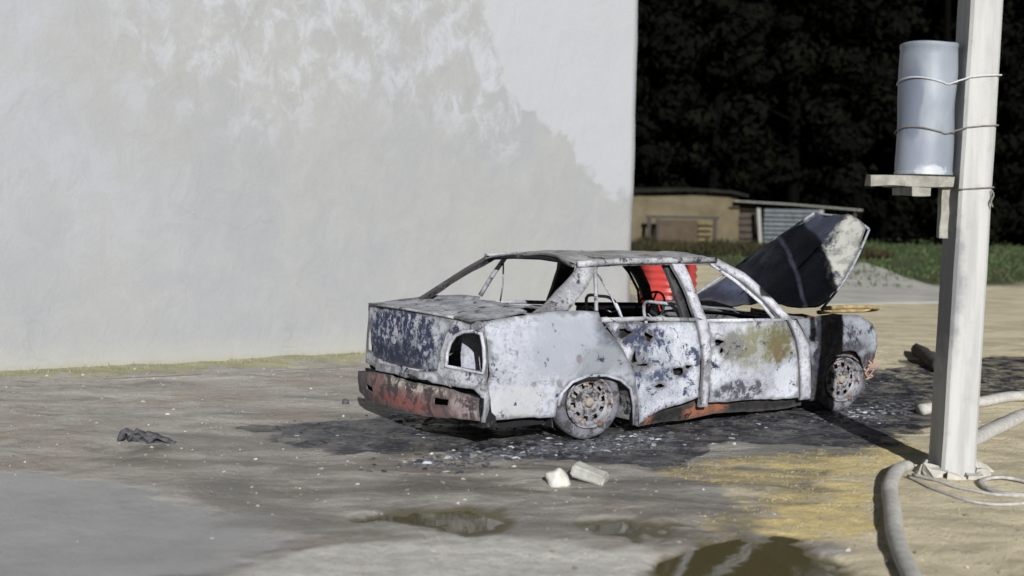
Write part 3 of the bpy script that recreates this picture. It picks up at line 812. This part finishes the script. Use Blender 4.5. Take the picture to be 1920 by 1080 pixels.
# ------------------------------------------------------------------ pole, tank on its bracket, wires
PX = 2.768
pole = empty('utility_pole', (PX, 7.58, 0))
tag(pole, 'tall tapering pale concrete utility pole leaning a little to the right', 'pole')
t = NT('pole_concrete')
stz = t.n('ShaderNodeVectorMath', {0: t.tc, 1: (6, 6, .5)}, operation='MULTIPLY').outputs[0]
n1, n2, n3 = t.noise(2.2, 8, .6, stz), t.noise(7, 8, .65), t.noise(70, 5, .7)
c = t.mix(t.step(n1, .35, .65), (.40, .402, .398), (.315, .317, .312))
c = t.mix(t.step(n2, .55, .75, 0, .5), c, (.25, .245, .23))
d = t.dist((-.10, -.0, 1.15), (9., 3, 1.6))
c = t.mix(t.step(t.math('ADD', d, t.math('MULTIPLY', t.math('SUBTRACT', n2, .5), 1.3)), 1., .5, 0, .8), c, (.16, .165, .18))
c = t.mix(t.step(n3, .66, .8, 0, .5), c, (.2, .2, .19))
t.set('Base Color', c); t.set('Roughness', .9); t.set('Specular IOR Level', .2)
t.bump(t.math('ADD', n2, t.math('MULTIPLY', n3, .4)), .4, .012)
bm = bmesh.new()
LEAN = .017
prev = None
for i, z in enumerate(np.linspace(-.35, 7.5, 40)):
    w1, w2, ch = .106-.003*z, .135-.003*z, .018
    cx = LEAN*max(z, 0)
    ring = []
    for (a, b2) in ((-w1+ch, -w2), (w1-ch, -w2), (w1, -w2+ch), (w1, w2-ch), (w1-ch, w2), (-w1+ch, w2), (-w1, w2-ch), (-w1, -w2+ch)):
        p = Vector((cx+a, b2, z))
        ring.append(bm.verts.new(p+nz3(p, 3, .004, 2)))
    if prev:
        for k in range(8): bm.faces.new((prev[k], prev[(k+1) % 8], ring[(k+1) % 8], ring[k]))
    prev = ring
bm.faces.new(prev)
obj('shaft', bm, t.m, pole)
bm = bmesh.new()
for k in range(9):
    a = k*.7+.3
    x, y = .17*math.cos(a), .19*math.sin(a)
    box(bm, (x-.05, y-.04, -.05), (x+.05, y+.04, .012+.012*(k % 3)), .02, Matrix.Rotation(0, 4, 'Z'), cuts=1)
obj('footing', bm, mat('footing_concrete', (.45, .43, .39), (.3, .29, .26), 14), pole)
def pc(z): return Vector((PX+LEAN*z, 7.58, z))

tank = empty('metal_tank', (2.506, 7.56, 1.835))
tag(tank, 'dented pale grey metal tank wired to the left side of the utility pole', 'tank')
t = NT('grey_tank_paint')
n1, n2 = t.noise(3.5, 9, .65, t.n('ShaderNodeVectorMath', {0: t.tc, 1: (1.6, 1, .7)}, operation='MULTIPLY').outputs[0]), t.noise(26, 6, .7)
c = t.mix(t.step(n1, .35, .65), (.225, .25, .29), (.175, .20, .24))
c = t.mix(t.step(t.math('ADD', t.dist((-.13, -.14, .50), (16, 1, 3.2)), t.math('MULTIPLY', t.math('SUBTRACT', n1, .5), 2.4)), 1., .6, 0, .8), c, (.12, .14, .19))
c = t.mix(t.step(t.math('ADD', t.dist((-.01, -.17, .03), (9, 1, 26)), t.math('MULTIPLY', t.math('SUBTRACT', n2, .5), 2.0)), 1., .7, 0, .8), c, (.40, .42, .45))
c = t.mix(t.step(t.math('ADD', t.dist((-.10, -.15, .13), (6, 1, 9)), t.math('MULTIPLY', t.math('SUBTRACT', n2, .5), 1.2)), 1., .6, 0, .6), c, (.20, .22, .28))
c = t.mix(t.step(n2, .68, .76, 0, .5), c, (.18, .16, .15))
t.set('Base Color', c); t.set('Roughness', .5); t.set('Metallic', .0); t.set('Specular IOR Level', .4)
t.bump(n1, .25, .02)
bm = bmesh.new()
TR, TH = .168, .80
lathe(bm, [(.0005, .0), (TR-.006, .0), (TR+.004, .006), (TR+.004, .02), (TR, .026), (TR, .26), (TR, .52), (TR, TH-.03), (TR+.004, TH-.024), (TR+.004, TH-.004), (TR-.004, TH), (TR-.01, TH-.02), (.0005, TH-.015)], 36)
es = [e for e in bm.edges if abs(e.verts[0].co.z-e.verts[1].co.z) > .1]
bmesh.ops.subdivide_edges(bm, edges=es, cuts=5, use_grid_fill=True)
for v in bm.verts:
    v.co += nz3(v.co, 5, .009, 8)
    v.co.x += .006*v.co.z
o = obj('tank_body', bm, t.m, tank, smooth=True)
o.data.set_sharp_from_angle(angle=R(35))

br = empty('tank_bracket', (2.40, 7.56, 1.80))
tag(br, 'weathered timber bracket under the grey tank, fixed to the pole', 'bracket')
m_wood = mat('grey_wood', (.30, .29, .26), (.18, .17, .15), 16, .9, .5, .008)
for nm, lo, hi in (('board', (-.26, -.16, -.03), (.24, -.04, .032)), ('board', (-.10, .0, -.032), (.24, .13, .03)), ('crosspiece', (-.02, -.20, -.085), (.09, .18, -.034)), ('strut', (.185, -.12, -.34), (.235, -.06, -.034))):
    bm = bmesh.new()
    box(bm, lo, hi, .010, cuts=3)
    obj(nm, bm, m_wood, br)

m_wire = mat('rusty_wire', (.20, .18, .17), (.10, .09, .085), 30, .6, 0)
m_wire2 = mat('bright_wire', (.55, .55, .57), (.40, .40, .42), 30, .5, 0)
def wire_loop(z, sag, twist, m, lab, only_pole=False):
    c1, c2 = Vector((2.506+.006*(z-1.835), 7.56, z)), pc(z)
    pts = []
    if not only_pole:
        for a in np.linspace(R(95), R(297), 18):
            pts.append(c1+Vector((math.cos(a)*.176, math.sin(a)*.176, .02*math.sin(a*2)+sag*(a-2)/3)))
        pts += [Vector((c2.x-.08, c2.y-.138, z+.02)), Vector((c2.x+.085, c2.y-.138, z+.035)), Vector((c2.x+.107, c2.y-.1, z+.035)), Vector((c2.x+.107, c2.y+.1, z+.03)), Vector((c2.x+.07, c2.y+.14, z+.02)), Vector((c2.x-.10, c2.y+.14, z)), pts[0]]
    else:
        for a, b in ((-.09, -.136), (0, -.138), (.088, -.136), (.106, -.1), (.106, .1), (.08, .138), (-.09, .138), (-.106, .1), (-.106, -.1), (-.09, -.136)):
            pts.append(Vector((c2.x+a, c2.y+b, z+a*.08)))
    bm = bmesh.new()
    tube(bm, smooth_path(pts, 2), .0042, 5)
    if twist:
        p = Vector((c2.x+.085, c2.y-.145, z-.01))
        tube(bm, smooth_path([p, p+Vector((.01, -.01, -.03)), p+Vector((-.005, -.012, -.07)), p+Vector((.008, -.008, -.10))], 3), .006, 5)
    o = obj('binding_wire', bm, m)
    return tag(o, lab, 'wire')
wire_loop(2.41, -.012, False, m_wire2, 'bright upper wire binding the grey tank to the pole')
wire_loop(2.11, -.006, False, m_wire, 'dark lower wire binding the grey tank to the pole')
wire_loop(1.765, 0, True, m_wire, 'wire with a twisted end round the pole alone, below the tank', True)

# ------------------------------------------------------------------ hoses and cables on the ground
m_hose = mat('canvas_hose', (.44, .43, .40), (.32, .31, .29), 24, .9, .4, .006)
def hose(name, pts, r, m, lab, cat, flat=.75, n=8, lift=0, seg=10):
    p2 = smooth_path([(x, y, 0) for x, y in pts], n)
    bm = bmesh.new()
    tube(bm, [(p.x, p.y, gh(p.x, p.y)+r*flat+lift+nz(p, 4, .006, 4)) for p in p2], [(r, r*flat)]*len(p2), seg)
    return tag(obj(name, bm, m, smooth=True), lab, cat)
hose('fire_hose', [(2.50, 7.60), (2.38, 7.42), (2.20, 6.98), (2.05, 6.45), (1.90, 5.9), (1.78, 5.35), (1.70, 4.8), (1.75, 4.2)], .047, m_hose, 'fat grey fire hose curving along the ground from the foot of the pole', 'hose')
hose('fire_hose', [(3.1, 8.3), (3.45, 8.76), (3.77, 9.18), (4.12, 9.62), (4.9, 10.3), (6.5, 10.9)], .065, m_hose, 'pale hose sloping up from behind the pole, nearer of the two on the right', 'hose')
hose('fire_hose', [(3.3, 9.75), (3.94, 10.15), (4.45, 10.5), (5.4, 10.7), (7, 10.6)], .06, m_hose, 'pale hose lying flatter behind the pole, farther of the two on the right', 'hose')
m_cable = mat('grey_cable', (.42, .41, .39), (.26, .25, .24), 30, .7, 0)
hose('cable', [(2.42, 7.34), (2.50, 7.02), (2.62, 6.78), (2.85, 6.72), (3.2, 6.9), (3.8, 7.0)], .011, m_cable, 'thin grey cable looping in front of the pole foot', 'cable', .9, 8)
hose('cable', [(2.47, 7.40), (2.62, 7.15), (2.80, 6.98), (3.05, 6.92), (3.5, 7.15), (4.2, 7.3)], .012, m_cable, 'grey cable running off to the right close behind the thin loop', 'cable', .9, 8)
lp = [(2.98+.17*math.cos(a)*(1+.05*a/6), 7.13+.20*math.sin(a)*(1+.04*a/6)) for a in np.linspace(0, 4*math.pi, 22)]
hose('cable_coil', lp, .013, m_cable, 'coil of dark grey cable on the sand right of the pole foot', 'cable', .9, 4, .006)

# ------------------------------------------------------------------ stones, lump, sticks
def rock(name, loc, size, m, seed, lab, cat, rot=0, flat=.4, sub=3):
    bm = bmesh.new()
    bmesh.ops.create_icosphere(bm, subdivisions=sub, radius=1)
    for v in bm.verts:
        d = 1+noise.noise(v.co*1.3+Vector((seed, 0, 0)))*.35+noise.noise(v.co*4+Vector((seed, 3, 0)))*.08
        v.co *= d
        v.co = Vector((v.co.x*size[0], v.co.y*size[1], max(v.co.z, -flat)*size[2]))
    o = obj(name, bm, m, smooth=True)
    o.location = (loc[0], loc[1], gh(*loc)+flat*size[2]*.8)
    o.rotation_euler = (0, 0, rot)
    return tag(o, lab, cat)
m_stone = mat('white_stone', (.58, .57, .53), (.40, .39, .36), 22, .9, .5, .006)
rock('stone', (.285, 6.99), (.068, .06, .065), m_stone, 3, 'rounded white stone on the ground in front of the rear wheel', 'stone', .3, .6)
bm = bmesh.new()
box(bm, (-.10, -.055, -.035), (.10, .055, .035), .008, cuts=2)
bmesh.ops.bevel(bm, geom=[e for e in bm.edges if e.calc_face_angle(0) > .8], offset=.012, segments=2, affect='EDGES')
o = obj('brick', bm, mat('pale_brick', (.42, .42, .39), (.28, .28, .26), 18, .9, .5, .006))
o.location = (.475, 7.06, gh(.475, 7.06)+.05)
o.rotation_euler = (.12, .28, -.32)
tag(o, 'pale worn brick tilted on its side right of the white stone', 'brick')
m_char = mat('charred_lump', (.035, .035, .042), (.09, .09, .10), 20, .8, .6, .01)
bm = bmesh.new()
for k in range(7):
    x, y = random.uniform(-.10, .12), random.uniform(-.05, .05)
    tube(bm, smooth_path([(x-.07, y, .0), (x-.02, y+random.uniform(-.02, .02), random.uniform(.03, .075)), (x+.06, y, .01), (x+.10, y, -.01)], 3), [(.03, .016)]*10, 6)
for v in bm.verts: v.co += nz3(v.co, 25, .014, 6)
o = obj('charred_scrap', bm, m_char, smooth=True)
o.location = (-2.40, 7.97, gh(-2.4, 7.97)+.005)
tag(o, 'flat black charred scrap lying alone on the dirt left of the car', 'debris')
rock('charred_bit', (-1.30, 9.62), (.028, .022, .03), m_char, 9, 'tiny black charred bit on the ground beside the rear bumper corner', 'debris', .4, .6, 2)
bm = bmesh.new()
tube(bm, smooth_path([(0, 0, .0), (.06, .06, .03), (.10, .14, .055)], 3), [(.02, .008)]*7, 6)
o = obj('metal_strip', bm, m_rust, smooth=True)
o.location = (-.62, 8.93, gh(-.62, 8.93)+.01)
tag(o, 'short bent strip of rusty metal under the rear bumper', 'debris')
m_log = mat('charred_timber', (.03, .028, .026), (.08, .07, .06), 18, .9, .5, .01)
bm = bmesh.new()
tube(bm, smooth_path([(4.62, 13.9, .05), (4.45, 13.0, .07), (4.30, 12.2, .05)], 4), [.07, .075, .08, .075, .08, .075, .07, .06, .06], 8)
for v in bm.verts: v.co += nz3(v.co, 12, .02, 6)
tag(obj('charred_timber', bm, m_log, smooth=True), 'black charred timber lying beyond the front of the car, left of the pole', 'timber')

# red drum by the corner of the house
t = NT('red_drum_paint')
n1 = t.noise(5, 8, .65)
c = t.mix(t.step(n1, .35, .65), (.40, .042, .036), (.27, .03, .028))
c = t.mix(t.step(t.noise(18, 6, .7), .68, .75, 0, .7), c, (.5, .3, .28))
c = t.mix(t.step(t.noise(4, 9, .7), .52, .68, 0, .8), c, (.09, .03, .028))
t.set('Base Color', c); t.set('Roughness', .32); t.set('Specular IOR Level', .5)
bm = bmesh.new()
prof = [(.0005, 0), (.33, 0), (.345, .015), (.345, .03), (.335, .04)]
for k in range(10):
    z = .09+k*.086
    prof += [(.335, z-.03), (.349, z-.012), (.349, z+.012), (.335, z+.03)]
prof += [(.335, .95), (.346, .965), (.346, .985), (.335, .99), (.33, .975), (.0005, .975)]
lathe(bm, prof, 44)
for v in bm.verts: v.co += nz3(v.co, 3, .006, 4)
o = obj('red_drum', bm, t.m, smooth=True)
o.data.set_sharp_from_angle(angle=R(50))
o.location = (1.87, 14.72, gh(1.87, 14.72)-.01)
tag(o, 'red ribbed metal drum standing at the house corner, seen through the car windows', 'drum')

# ------------------------------------------------------------------ far yard: shed, frame, slatted panel, lean-to
gF = lambda x, y: gh(x, y)
shed = empty('shed', (4.0, 42, 0))
tag(shed, 'low ochre plastered shed at the edge of the dark wood', 'shed')
bm = bmesh.new()
box(bm, (-3, 0, -.2), (3.70, 4.5, 2.02), .05, cuts=8)
obj('wall', bm, mat('ochre_plaster', (.125, .106, .068), (.08, .066, .040), 1.2, .95, .4, .03), shed)
bm = bmesh.new()
pts = [(-3.3, 2.02), (-1, 2.06), (.6, 2.10), (2.2, 2.16), (3.4, 2.10), (3.95, 1.98)]
for (a, za), (b, zb) in zip(pts[:-1], pts[1:]):
    vs = [bm.verts.new(p) for p in ((a, -.35, za), (b, -.35, zb), (b, 4.9, zb+.12), (a, 4.9, za+.12), (a, -.35, za+.10), (b, -.35, zb+.10), (b, 4.9, zb+.22), (a, 4.9, za+.22))]
    for f in ((0, 3, 2, 1), (4, 5, 6, 7), (0, 1, 5, 4), (1, 2, 6, 5), (2, 3, 7, 6), (3, 0, 4, 7)): bm.faces.new([vs[i] for i in f])
obj('roof', bm, mat('mossy_roof', (.012, .012, .010), (.022, .021, .018), 2, 1.0, spec=.0), shed)
bm = bmesh.new()
box(bm, (3.70, .25, -.2), (4.36, 3.5, 1.80), .03, cuts=4)
obj('annex', bm, mat('dark_boards', (.055, .042, .032), (.035, .028, .024), 4, .95), shed)
m_bl = mat('dark_boards_light', (.06, .045, .036), (.035, .03, .026), 4, .95)
for k in range(6):
    bm = bmesh.new()
    box(bm, (3.72, .15, .35+k*.235), (4.34, .248, .53+k*.235), .015, cuts=1)
    obj('board', bm, m_bl, shed)

fr = empty('iron_rack', (4.5, 41.2, gF(5, 41.2)))
tag(fr, 'dark metal frame with board backing standing against the ochre shed', 'rack')
m_dark = mat('dark_iron', (.022, .020, .018), (.035, .03, .025), 8, .7, 0)
for nm, lo, hi in (('leg', (.0, 0, 0), (.12, .1, 1.02)), ('leg', (.30, .0, 0), (.40, .1, 1.0)), ('leg', (2.22, 0, 0), (2.33, .1, 1.02)), ('rail', (-.04, .0, 1.021), (2.4, .12, 1.11))):
    bm = bmesh.new()
    box(bm, lo, hi)
    obj(nm, bm, m_dark, fr)
bm = bmesh.new()
box(bm, (.41, .08, .0), (1.70, .14, .98), .02, cuts=3)
obj('backing', bm, mat('brown_board', (.075, .055, .035), (.05, .04, .028), 3, .95), fr)
for k in range(5):
    bm = bmesh.new()
    box(bm, (1.72, .06, .10+k*.18), (2.20, .09, .22+k*.18), .006, cuts=1)
    obj('slat', bm, mat('ochre_slat', (.125, .10, .05), scale=5) if k == 0 else bpy.data.materials['ochre_slat'], fr)

sl = empty('slatted_panel', (8.35, 41.6, gF(8.5, 41.6)))
tag(sl, 'pale blue-grey slatted panel between two posts beside the shed', 'screen')
m_slat = mat('grey_slat', (.13, .15, .165), (.08, .09, .10), 5, .85)
m_post = mat('pale_post', (.26, .26, .24), (.20, .20, .185), 5, .9)
for k in range(9):
    bm = bmesh.new()
    box(bm, (.13, -.02, .10+k*.15), (2.0, .03, .20+k*.15), .008, cuts=1)
    obj('slat', bm, m_slat, sl)
for x, l in ((.0, -.13), (2.0, 0)):
    bm = bmesh.new()
    vs = box(bm, (x, -.05, -.1), (x+.12, .07, 1.42))
    for v in vs:
        if v.co.z > 1: v.co.x += l
    obj('post', bm, m_post, sl)
lt = empty('lean_to', (7.4, 42.2, .05))
tag(lt, 'low lean-to roof with a pale front edge running right from the shed', 'shelter')
bm = bmesh.new()
vs = [bm.verts.new(p) for p in ((.1, -.7, 1.83), (4.3, -.7, 1.60), (4.3, 2.8, 1.72), (.1, 2.8, 1.92))]
bm.faces.new(vs)
bmesh.ops.solidify(bm, geom=bm.faces[:], thickness=.05)
obj('roof', bm, mat('dark_sheet', (.010, .010, .010), scale=3, rough=1., spec=0.), lt)
bm = bmesh.new()
tube(bm, [(.0, -.78, 1.80), (2., -.78, 1.72), (4.35, -.78, 1.57)], [(.055, .03)]*3, 6)
obj('front_edge', bm, m_post, lt)
for nm, lo, hi in (('post', (4.1, -.6, -.1), (4.2, -.5, 1.58)), ('post', (4.1, 2.5, -.1), (4.2, 2.6, 1.66)), ('back_wall', (.2, 2.79, -.1), (4.2, 2.85, 1.66))):
    bm = bmesh.new()
    box(bm, lo, hi)
    obj(nm, bm, m_dark, lt)

# concrete pad beyond the car
bm = bmesh.new()
pad = [(4.6, 20.2), (7.6, 22.0), (8.9, 25.0), (9.4, 29), (9.9, 34.5), (8.9, 35.5), (7.5, 30), (5.5, 25)]
pv = [bm.verts.new((x+nz((x, y, 0), .5, .3, 2), y, gh(x, y)+.02)) for x, y in [tuple(p) for p in densify(pad, .6, .0)]]
f = bm.faces.new(pv)
r = bmesh.ops.extrude_face_region(bm, geom=[f])
for v in r['geom']:
    if isinstance(v, bmesh.types.BMVert):
        v.co.z -= .16
        d = Vector((v.co.x-7.6, v.co.y-27, 0)).normalized()
        v.co += d*.7
bmesh.ops.recalc_face_normals(bm, faces=bm.faces[:])
tag(obj('concrete_pad', bm, mat('pad_concrete', (.48, .47, .44), (.33, .32, .295), .9, .9, .5, .03)), 'pale broken concrete pad beyond the car bonnet', kind='structure')

# ------------------------------------------------------------------ scattered stuff (each one mesh)
def scatter(name, items, m, lab, kindlabel='stuff'):
    """items: list of (loc, size3, rotz, tilt, shade)  -> little irregular chips"""
    base = np.array([(-1, -.7, 0), (1, -.9, 0), (.8, .9, 0), (-.9, .7, 0), (-.5, -.3, 1), (.6, -.2, .8), (.1, .6, 1)], float)
    F = [(0, 1, 5, 4), (1, 2, 5), (2, 6, 5), (2, 3, 6), (3, 4, 6), (3, 0, 4), (4, 5, 6)]
    V, FF, sh = [], [], []
    for (l, s3, rz, sh_) in items:
        p = base*(1+rng.uniform(-.35, .35, base.shape))*np.array(s3)
        c_, s_ = math.cos(rz), math.sin(rz)
        q = np.stack([p[:, 0]*c_-p[:, 1]*s_, p[:, 0]*s_+p[:, 1]*c_, p[:, 2]], -1)+np.array(l)
        b = len(V)
        V += q.tolist()
        FF += [tuple(b+i for i in f) for f in F]
        sh += [sh_]*7
    me = bpy.data.meshes.new(name)
    me.from_pydata(V, [], FF)
    me.attributes.new('shade', 'FLOAT', 'POINT').data.foreach_set('value', np.array(sh, np.float32))
    o = link(name, me, m)
    return tag(o, lab, kind='stuff')
t = NT('ash_flakes')
t.set('Base Color', t.mix(t.step(t.attr('shade'), .25, 1.), t.mix(t.step(t.attr('shade'), 0, .2), (.015, .016, .02), (.07, .072, .085)), (.40, .42, .46)))
t.set('Roughness', .85)
items = []
while len(items) < 7500:
    x, y = random.uniform(-2.4, 4.6), random.uniform(7.2, 12)
    z = zv('soot', x, y)
    if random.random() < z*.9:
        s = random.choice((.005, .007, .010, .013, .019))*random.uniform(.7, 1.3)
        u = random.random()
        items.append(((x, y, gh(x, y)-.002), (s*random.uniform(.8, 1.8), s*random.uniform(.4, .9), s*random.uniform(.1, .35)), random.uniform(0, 6.3), .75 if u < .03 else (.30 if u < .14 else random.uniform(0, .2))))
for k in range(1500):          # drift of ash and scale along the right flank and the wheels
    x = random.gauss(random.choice((-1.25, -1.0, -1.5, -2.3, 1.4)), .28)
    X, Y = car2w(x, -.80+random.gauss(-.10, .12))
    s = random.uniform(.006, .028)
    u = random.random()
    items.append(((X, Y, gh(X, Y)), (s*1.3, s*.7, s*random.uniform(.15, .5)), random.uniform(0, 6.3), random.uniform(.4, .9) if u < .13 else random.uniform(0, .35)))
scatter('ash_debris', items, t.m, 'flakes of ash and scale strewn round the burnt car')
t = NT('gravel')
t.set('Base Color', t.mix(t.step(t.attr('shade'), 0, 1), (.16, .145, .125), (.42, .40, .355)))
t.set('Roughness', .9)
items = []
while len(items) < 7500:
    y = random.uniform(4.7, 14)
    x = random.uniform(-4.5, 5.2)
    if zv('soot', x, y) > .4 or random.random() < zv('pave', x, y)*.93 or (x-WC.x)*wnrm.x+(y-WC.y)*wnrm.y < .1 or zv('mud', x, y) > .3: continue
    s = random.choice((.003, .004, .005, .008, .014 if random.random() < .25 else .005))*random.uniform(.8, 1.3)
    items.append(((x, y, gh(x, y)-.002), (s, s*random.uniform(.6, 1), s*random.uniform(.4, .8)), random.uniform(0, 6.3), random.random()**2.4))
scatter('gravel', items, t.m, 'small stones and crumbs lying over the dirt yard')

def blades(name, roots, m, lab):
    """roots: (x, y, z, height, width, lean_x, lean_y)"""
    V, F = [], []
    for (x, y, z, h, w, lx, ly) in roots:
        a = random.uniform(0, 6.3)
        dx, dy = math.cos(a)*w, math.sin(a)*w
        b = len(V)
        V += [(x-dx, y-dy, z), (x+dx, y+dy, z), (x+dx*.7+lx*.45, y+dy*.7+ly*.45, z+h*.65), (x-dx*.7+lx*.45, y-dy*.7+ly*.45, z+h*.65), (x+lx, y+ly, z+h)]
        F += [(b, b+1, b+2, b+3), (b+3, b+2, b+4)]
    me = bpy.data.meshes.new(name)
    me.from_pydata(V, [], F)
    return tag(link(name, me, m), lab, kind='stuff')
ro = []
while len(ro) < 6500:
    x, y = random.uniform(.8, 3.4), random.uniform(5.8, 9)
    cl = noise.noise(Vector((x*5, y*9, 3)))*1.6+.25
    if random.random() < (zv('straw', x, y)*.9 + .10*zv('sand', x, y))*cl:
        L = random.uniform(.012, .055)
        a = random.gauss(.2, 1.3)
        ro.append((x, y, gh(x, y)-.001, random.uniform(.001, .012), random.uniform(.001, .0022), L*math.cos(a), L*math.sin(a)))
blades('straw', ro, mat('dry_straw', (.60, .50, .27), (.36, .30, .17), 9, .85, 0), 'dry yellow straw trodden into the yard')
ro = []
for k in range(1300):
    s, d = random.uniform(-9.5, .3), abs(random.gauss(.05, .16))
    w = WC + wdir*s + wnrm*(d+.03)
    dens = .35+.65*max(0, noise.noise(Vector((s*1.3, d*3, 2))))*1.8
    if random.random() > dens: continue
    h = random.uniform(.012, .055)*(1.3-min(d, .6))
    ro.append((w.x, w.y, gh(w.x, w.y)-.004, h, random.uniform(.002, .004), random.gauss(0, .03), random.gauss(-.01, .03)))
blades('verge_grass', ro, mat('verge_grass', (.32, .30, .18), (.23, .23, .12), 4, .8, 0), 'thin yellow-green grass along the foot of the white wall')
ro = []
while len(ro) < 9000:
    y = random.uniform(25, 60)
    x = random.uniform(6, 6+y*.55)
    if random.random() < zv('lawn', x, y):
        h = random.uniform(.05, .16)
        ro.append((x, y, gh(x, y)-.01, h, random.uniform(.012, .03), random.gauss(0, .06), random.gauss(0, .05)))
blades('lawn', ro, mat('lawn_grass', (.030, .068, .018), (.07, .078, .032), .25, .8, 0), 'strip of green grass beyond the concrete pad')
ro = []
for k in range(7000):
    x, y = random.uniform(1.6, 11.5), random.uniform(37, 41)
    h = random.uniform(.15, .55)*(.6+.8*abs(noise.noise(Vector((x*.8, y*.3, 1)))))
    ro.append((x, y, gh(x, y)-.02, h, random.uniform(.02, .05), random.gauss(0, .14), random.gauss(0, .12)))
blades('weeds', ro, mat('dark_weeds', (.022, .024, .012), (.042, .036, .02), .5, .95, 0, spec=.05), 'rank dark weeds growing in front of the shed')

# ------------------------------------------------------------------ wood behind
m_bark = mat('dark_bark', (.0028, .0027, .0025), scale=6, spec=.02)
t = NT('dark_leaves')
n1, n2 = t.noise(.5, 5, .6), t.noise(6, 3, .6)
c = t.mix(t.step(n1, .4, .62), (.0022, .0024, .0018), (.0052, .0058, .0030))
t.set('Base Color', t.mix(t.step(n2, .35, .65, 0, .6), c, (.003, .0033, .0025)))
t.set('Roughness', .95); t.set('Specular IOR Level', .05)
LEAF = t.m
def tree_meshes(h, rad, seed, n):
    r_ = np.random.default_rng(seed)
    bm = bmesh.new()
    tp = smooth_path([(0, 0, -.3), (r_.normal(0, .1), r_.normal(0, .1), h*.3), (r_.normal(0, .25), r_.normal(0, .25), h*.65), (r_.normal(0, .3), 0, h*.95)], 4)
    tube(bm, tp, list(np.linspace(.26, .05, len(tp))), 8)
    ends = []
    for k in range(16):
        z = h*r_.uniform(.10, .85)
        a = r_.uniform(0, 6.3)
        L = rad*(1.05-z/h*.6)*r_.uniform(.6, 1)
        e = Vector((math.cos(a)*L, math.sin(a)*L, z+L*.35))
        tube(bm, [(0, 0, z), (e.x*.5, e.y*.5, z+L*.25), e], [.07, .045, .02], 5)
        ends.append(e)
    tm = bpy.data.meshes.new('trunk'); bm.to_mesh(tm); bm.free(); tm.materials.append(m_bark)
    V, F = [], []
    nc = 70
    cl = []
    for k in range(nc):
        z = h*r_.uniform(.03, 1.0)
        prof = rad*(.75+.4*math.sin(min(z/h, 1)*2.6))*(1.05-(z/h)**3)
        a, rr = r_.uniform(0, 6.3), prof*math.sqrt(r_.uniform(.15, 1))
        cl.append((math.cos(a)*rr, math.sin(a)*rr, z, r_.uniform(.55, 1.15)))
    for k in range(n):
        cx, cy, cz, cs = cl[r_.integers(nc)]
        d = r_.normal(0, 1, 3); d /= np.linalg.norm(d)
        p = np.array((cx, cy, cz))+d*cs*r_.uniform(.5, 1.0)*np.array((1, 1, .75))
        s = r_.uniform(.10, .24)
        u = np.cross(d, r_.normal(0, 1, 3)); u /= np.linalg.norm(u)+1e-9
        v = np.cross(d+r_.normal(0, .5, 3), u); v /= np.linalg.norm(v)+1e-9
        b = len(V)
        V += [(p-u*s).tolist(), (p+v*s*.6).tolist(), (p+u*s).tolist(), (p-v*s*.6).tolist()]
        F.append((b, b+1, b+2, b+3))
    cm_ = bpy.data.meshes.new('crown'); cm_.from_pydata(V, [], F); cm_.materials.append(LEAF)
    return tm, cm_
protos = [tree_meshes(h, r, s, 9000) for h, r, s in ((16, 3.0, 1), (18, 3.3, 2), (15, 2.8, 3), (17, 3.5, 4))]
spots = []
for row, (y0, x0, x1, dx) in enumerate(((50, 2.5, 24, 3.0), (54, 1, 28, 3.0), (59, 1, 31, 3.3))):
    x = x0
    while x < x1:
        spots.append((x+random.uniform(-.5, .5), y0+random.uniform(-1.2, 1.2)))
        x += dx*random.uniform(.85, 1.15)
for i, (x, y) in enumerate(spots):
    o = empty('tree', (x, y, gh(x, y)), random.uniform(0, 6.3))
    s = random.uniform(.92, 1.15)
    o.scale = (s, s, s)
    tag(o, 'dense tree standing in the black unlit wood behind the shed', 'tree', 'trees of the dark wood behind the yard')
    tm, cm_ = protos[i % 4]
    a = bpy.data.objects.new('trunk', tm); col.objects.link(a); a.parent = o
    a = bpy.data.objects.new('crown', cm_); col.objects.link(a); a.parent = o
# wooded slope closing the view behind the trees
bm = bmesh.new()
xs_, ys_ = np.linspace(-90, 150, 70), np.linspace(66, 140, 30)
g = [[bm.verts.new((x, y, .2+(y-66)*.55*(1-((y-66)/240))+noise.noise(Vector((x*.2, y*.2, 0)))*3+noise.noise(Vector((x*.7, y*.7, 4)))*1.2*min(1, (y-66)/6))) for x in xs_] for y in ys_]
for j in range(len(ys_)-1):
    for i in range(len(xs_)-1): bm.faces.new((g[j][i], g[j][i+1], g[j+1][i+1], g[j+1][i]))
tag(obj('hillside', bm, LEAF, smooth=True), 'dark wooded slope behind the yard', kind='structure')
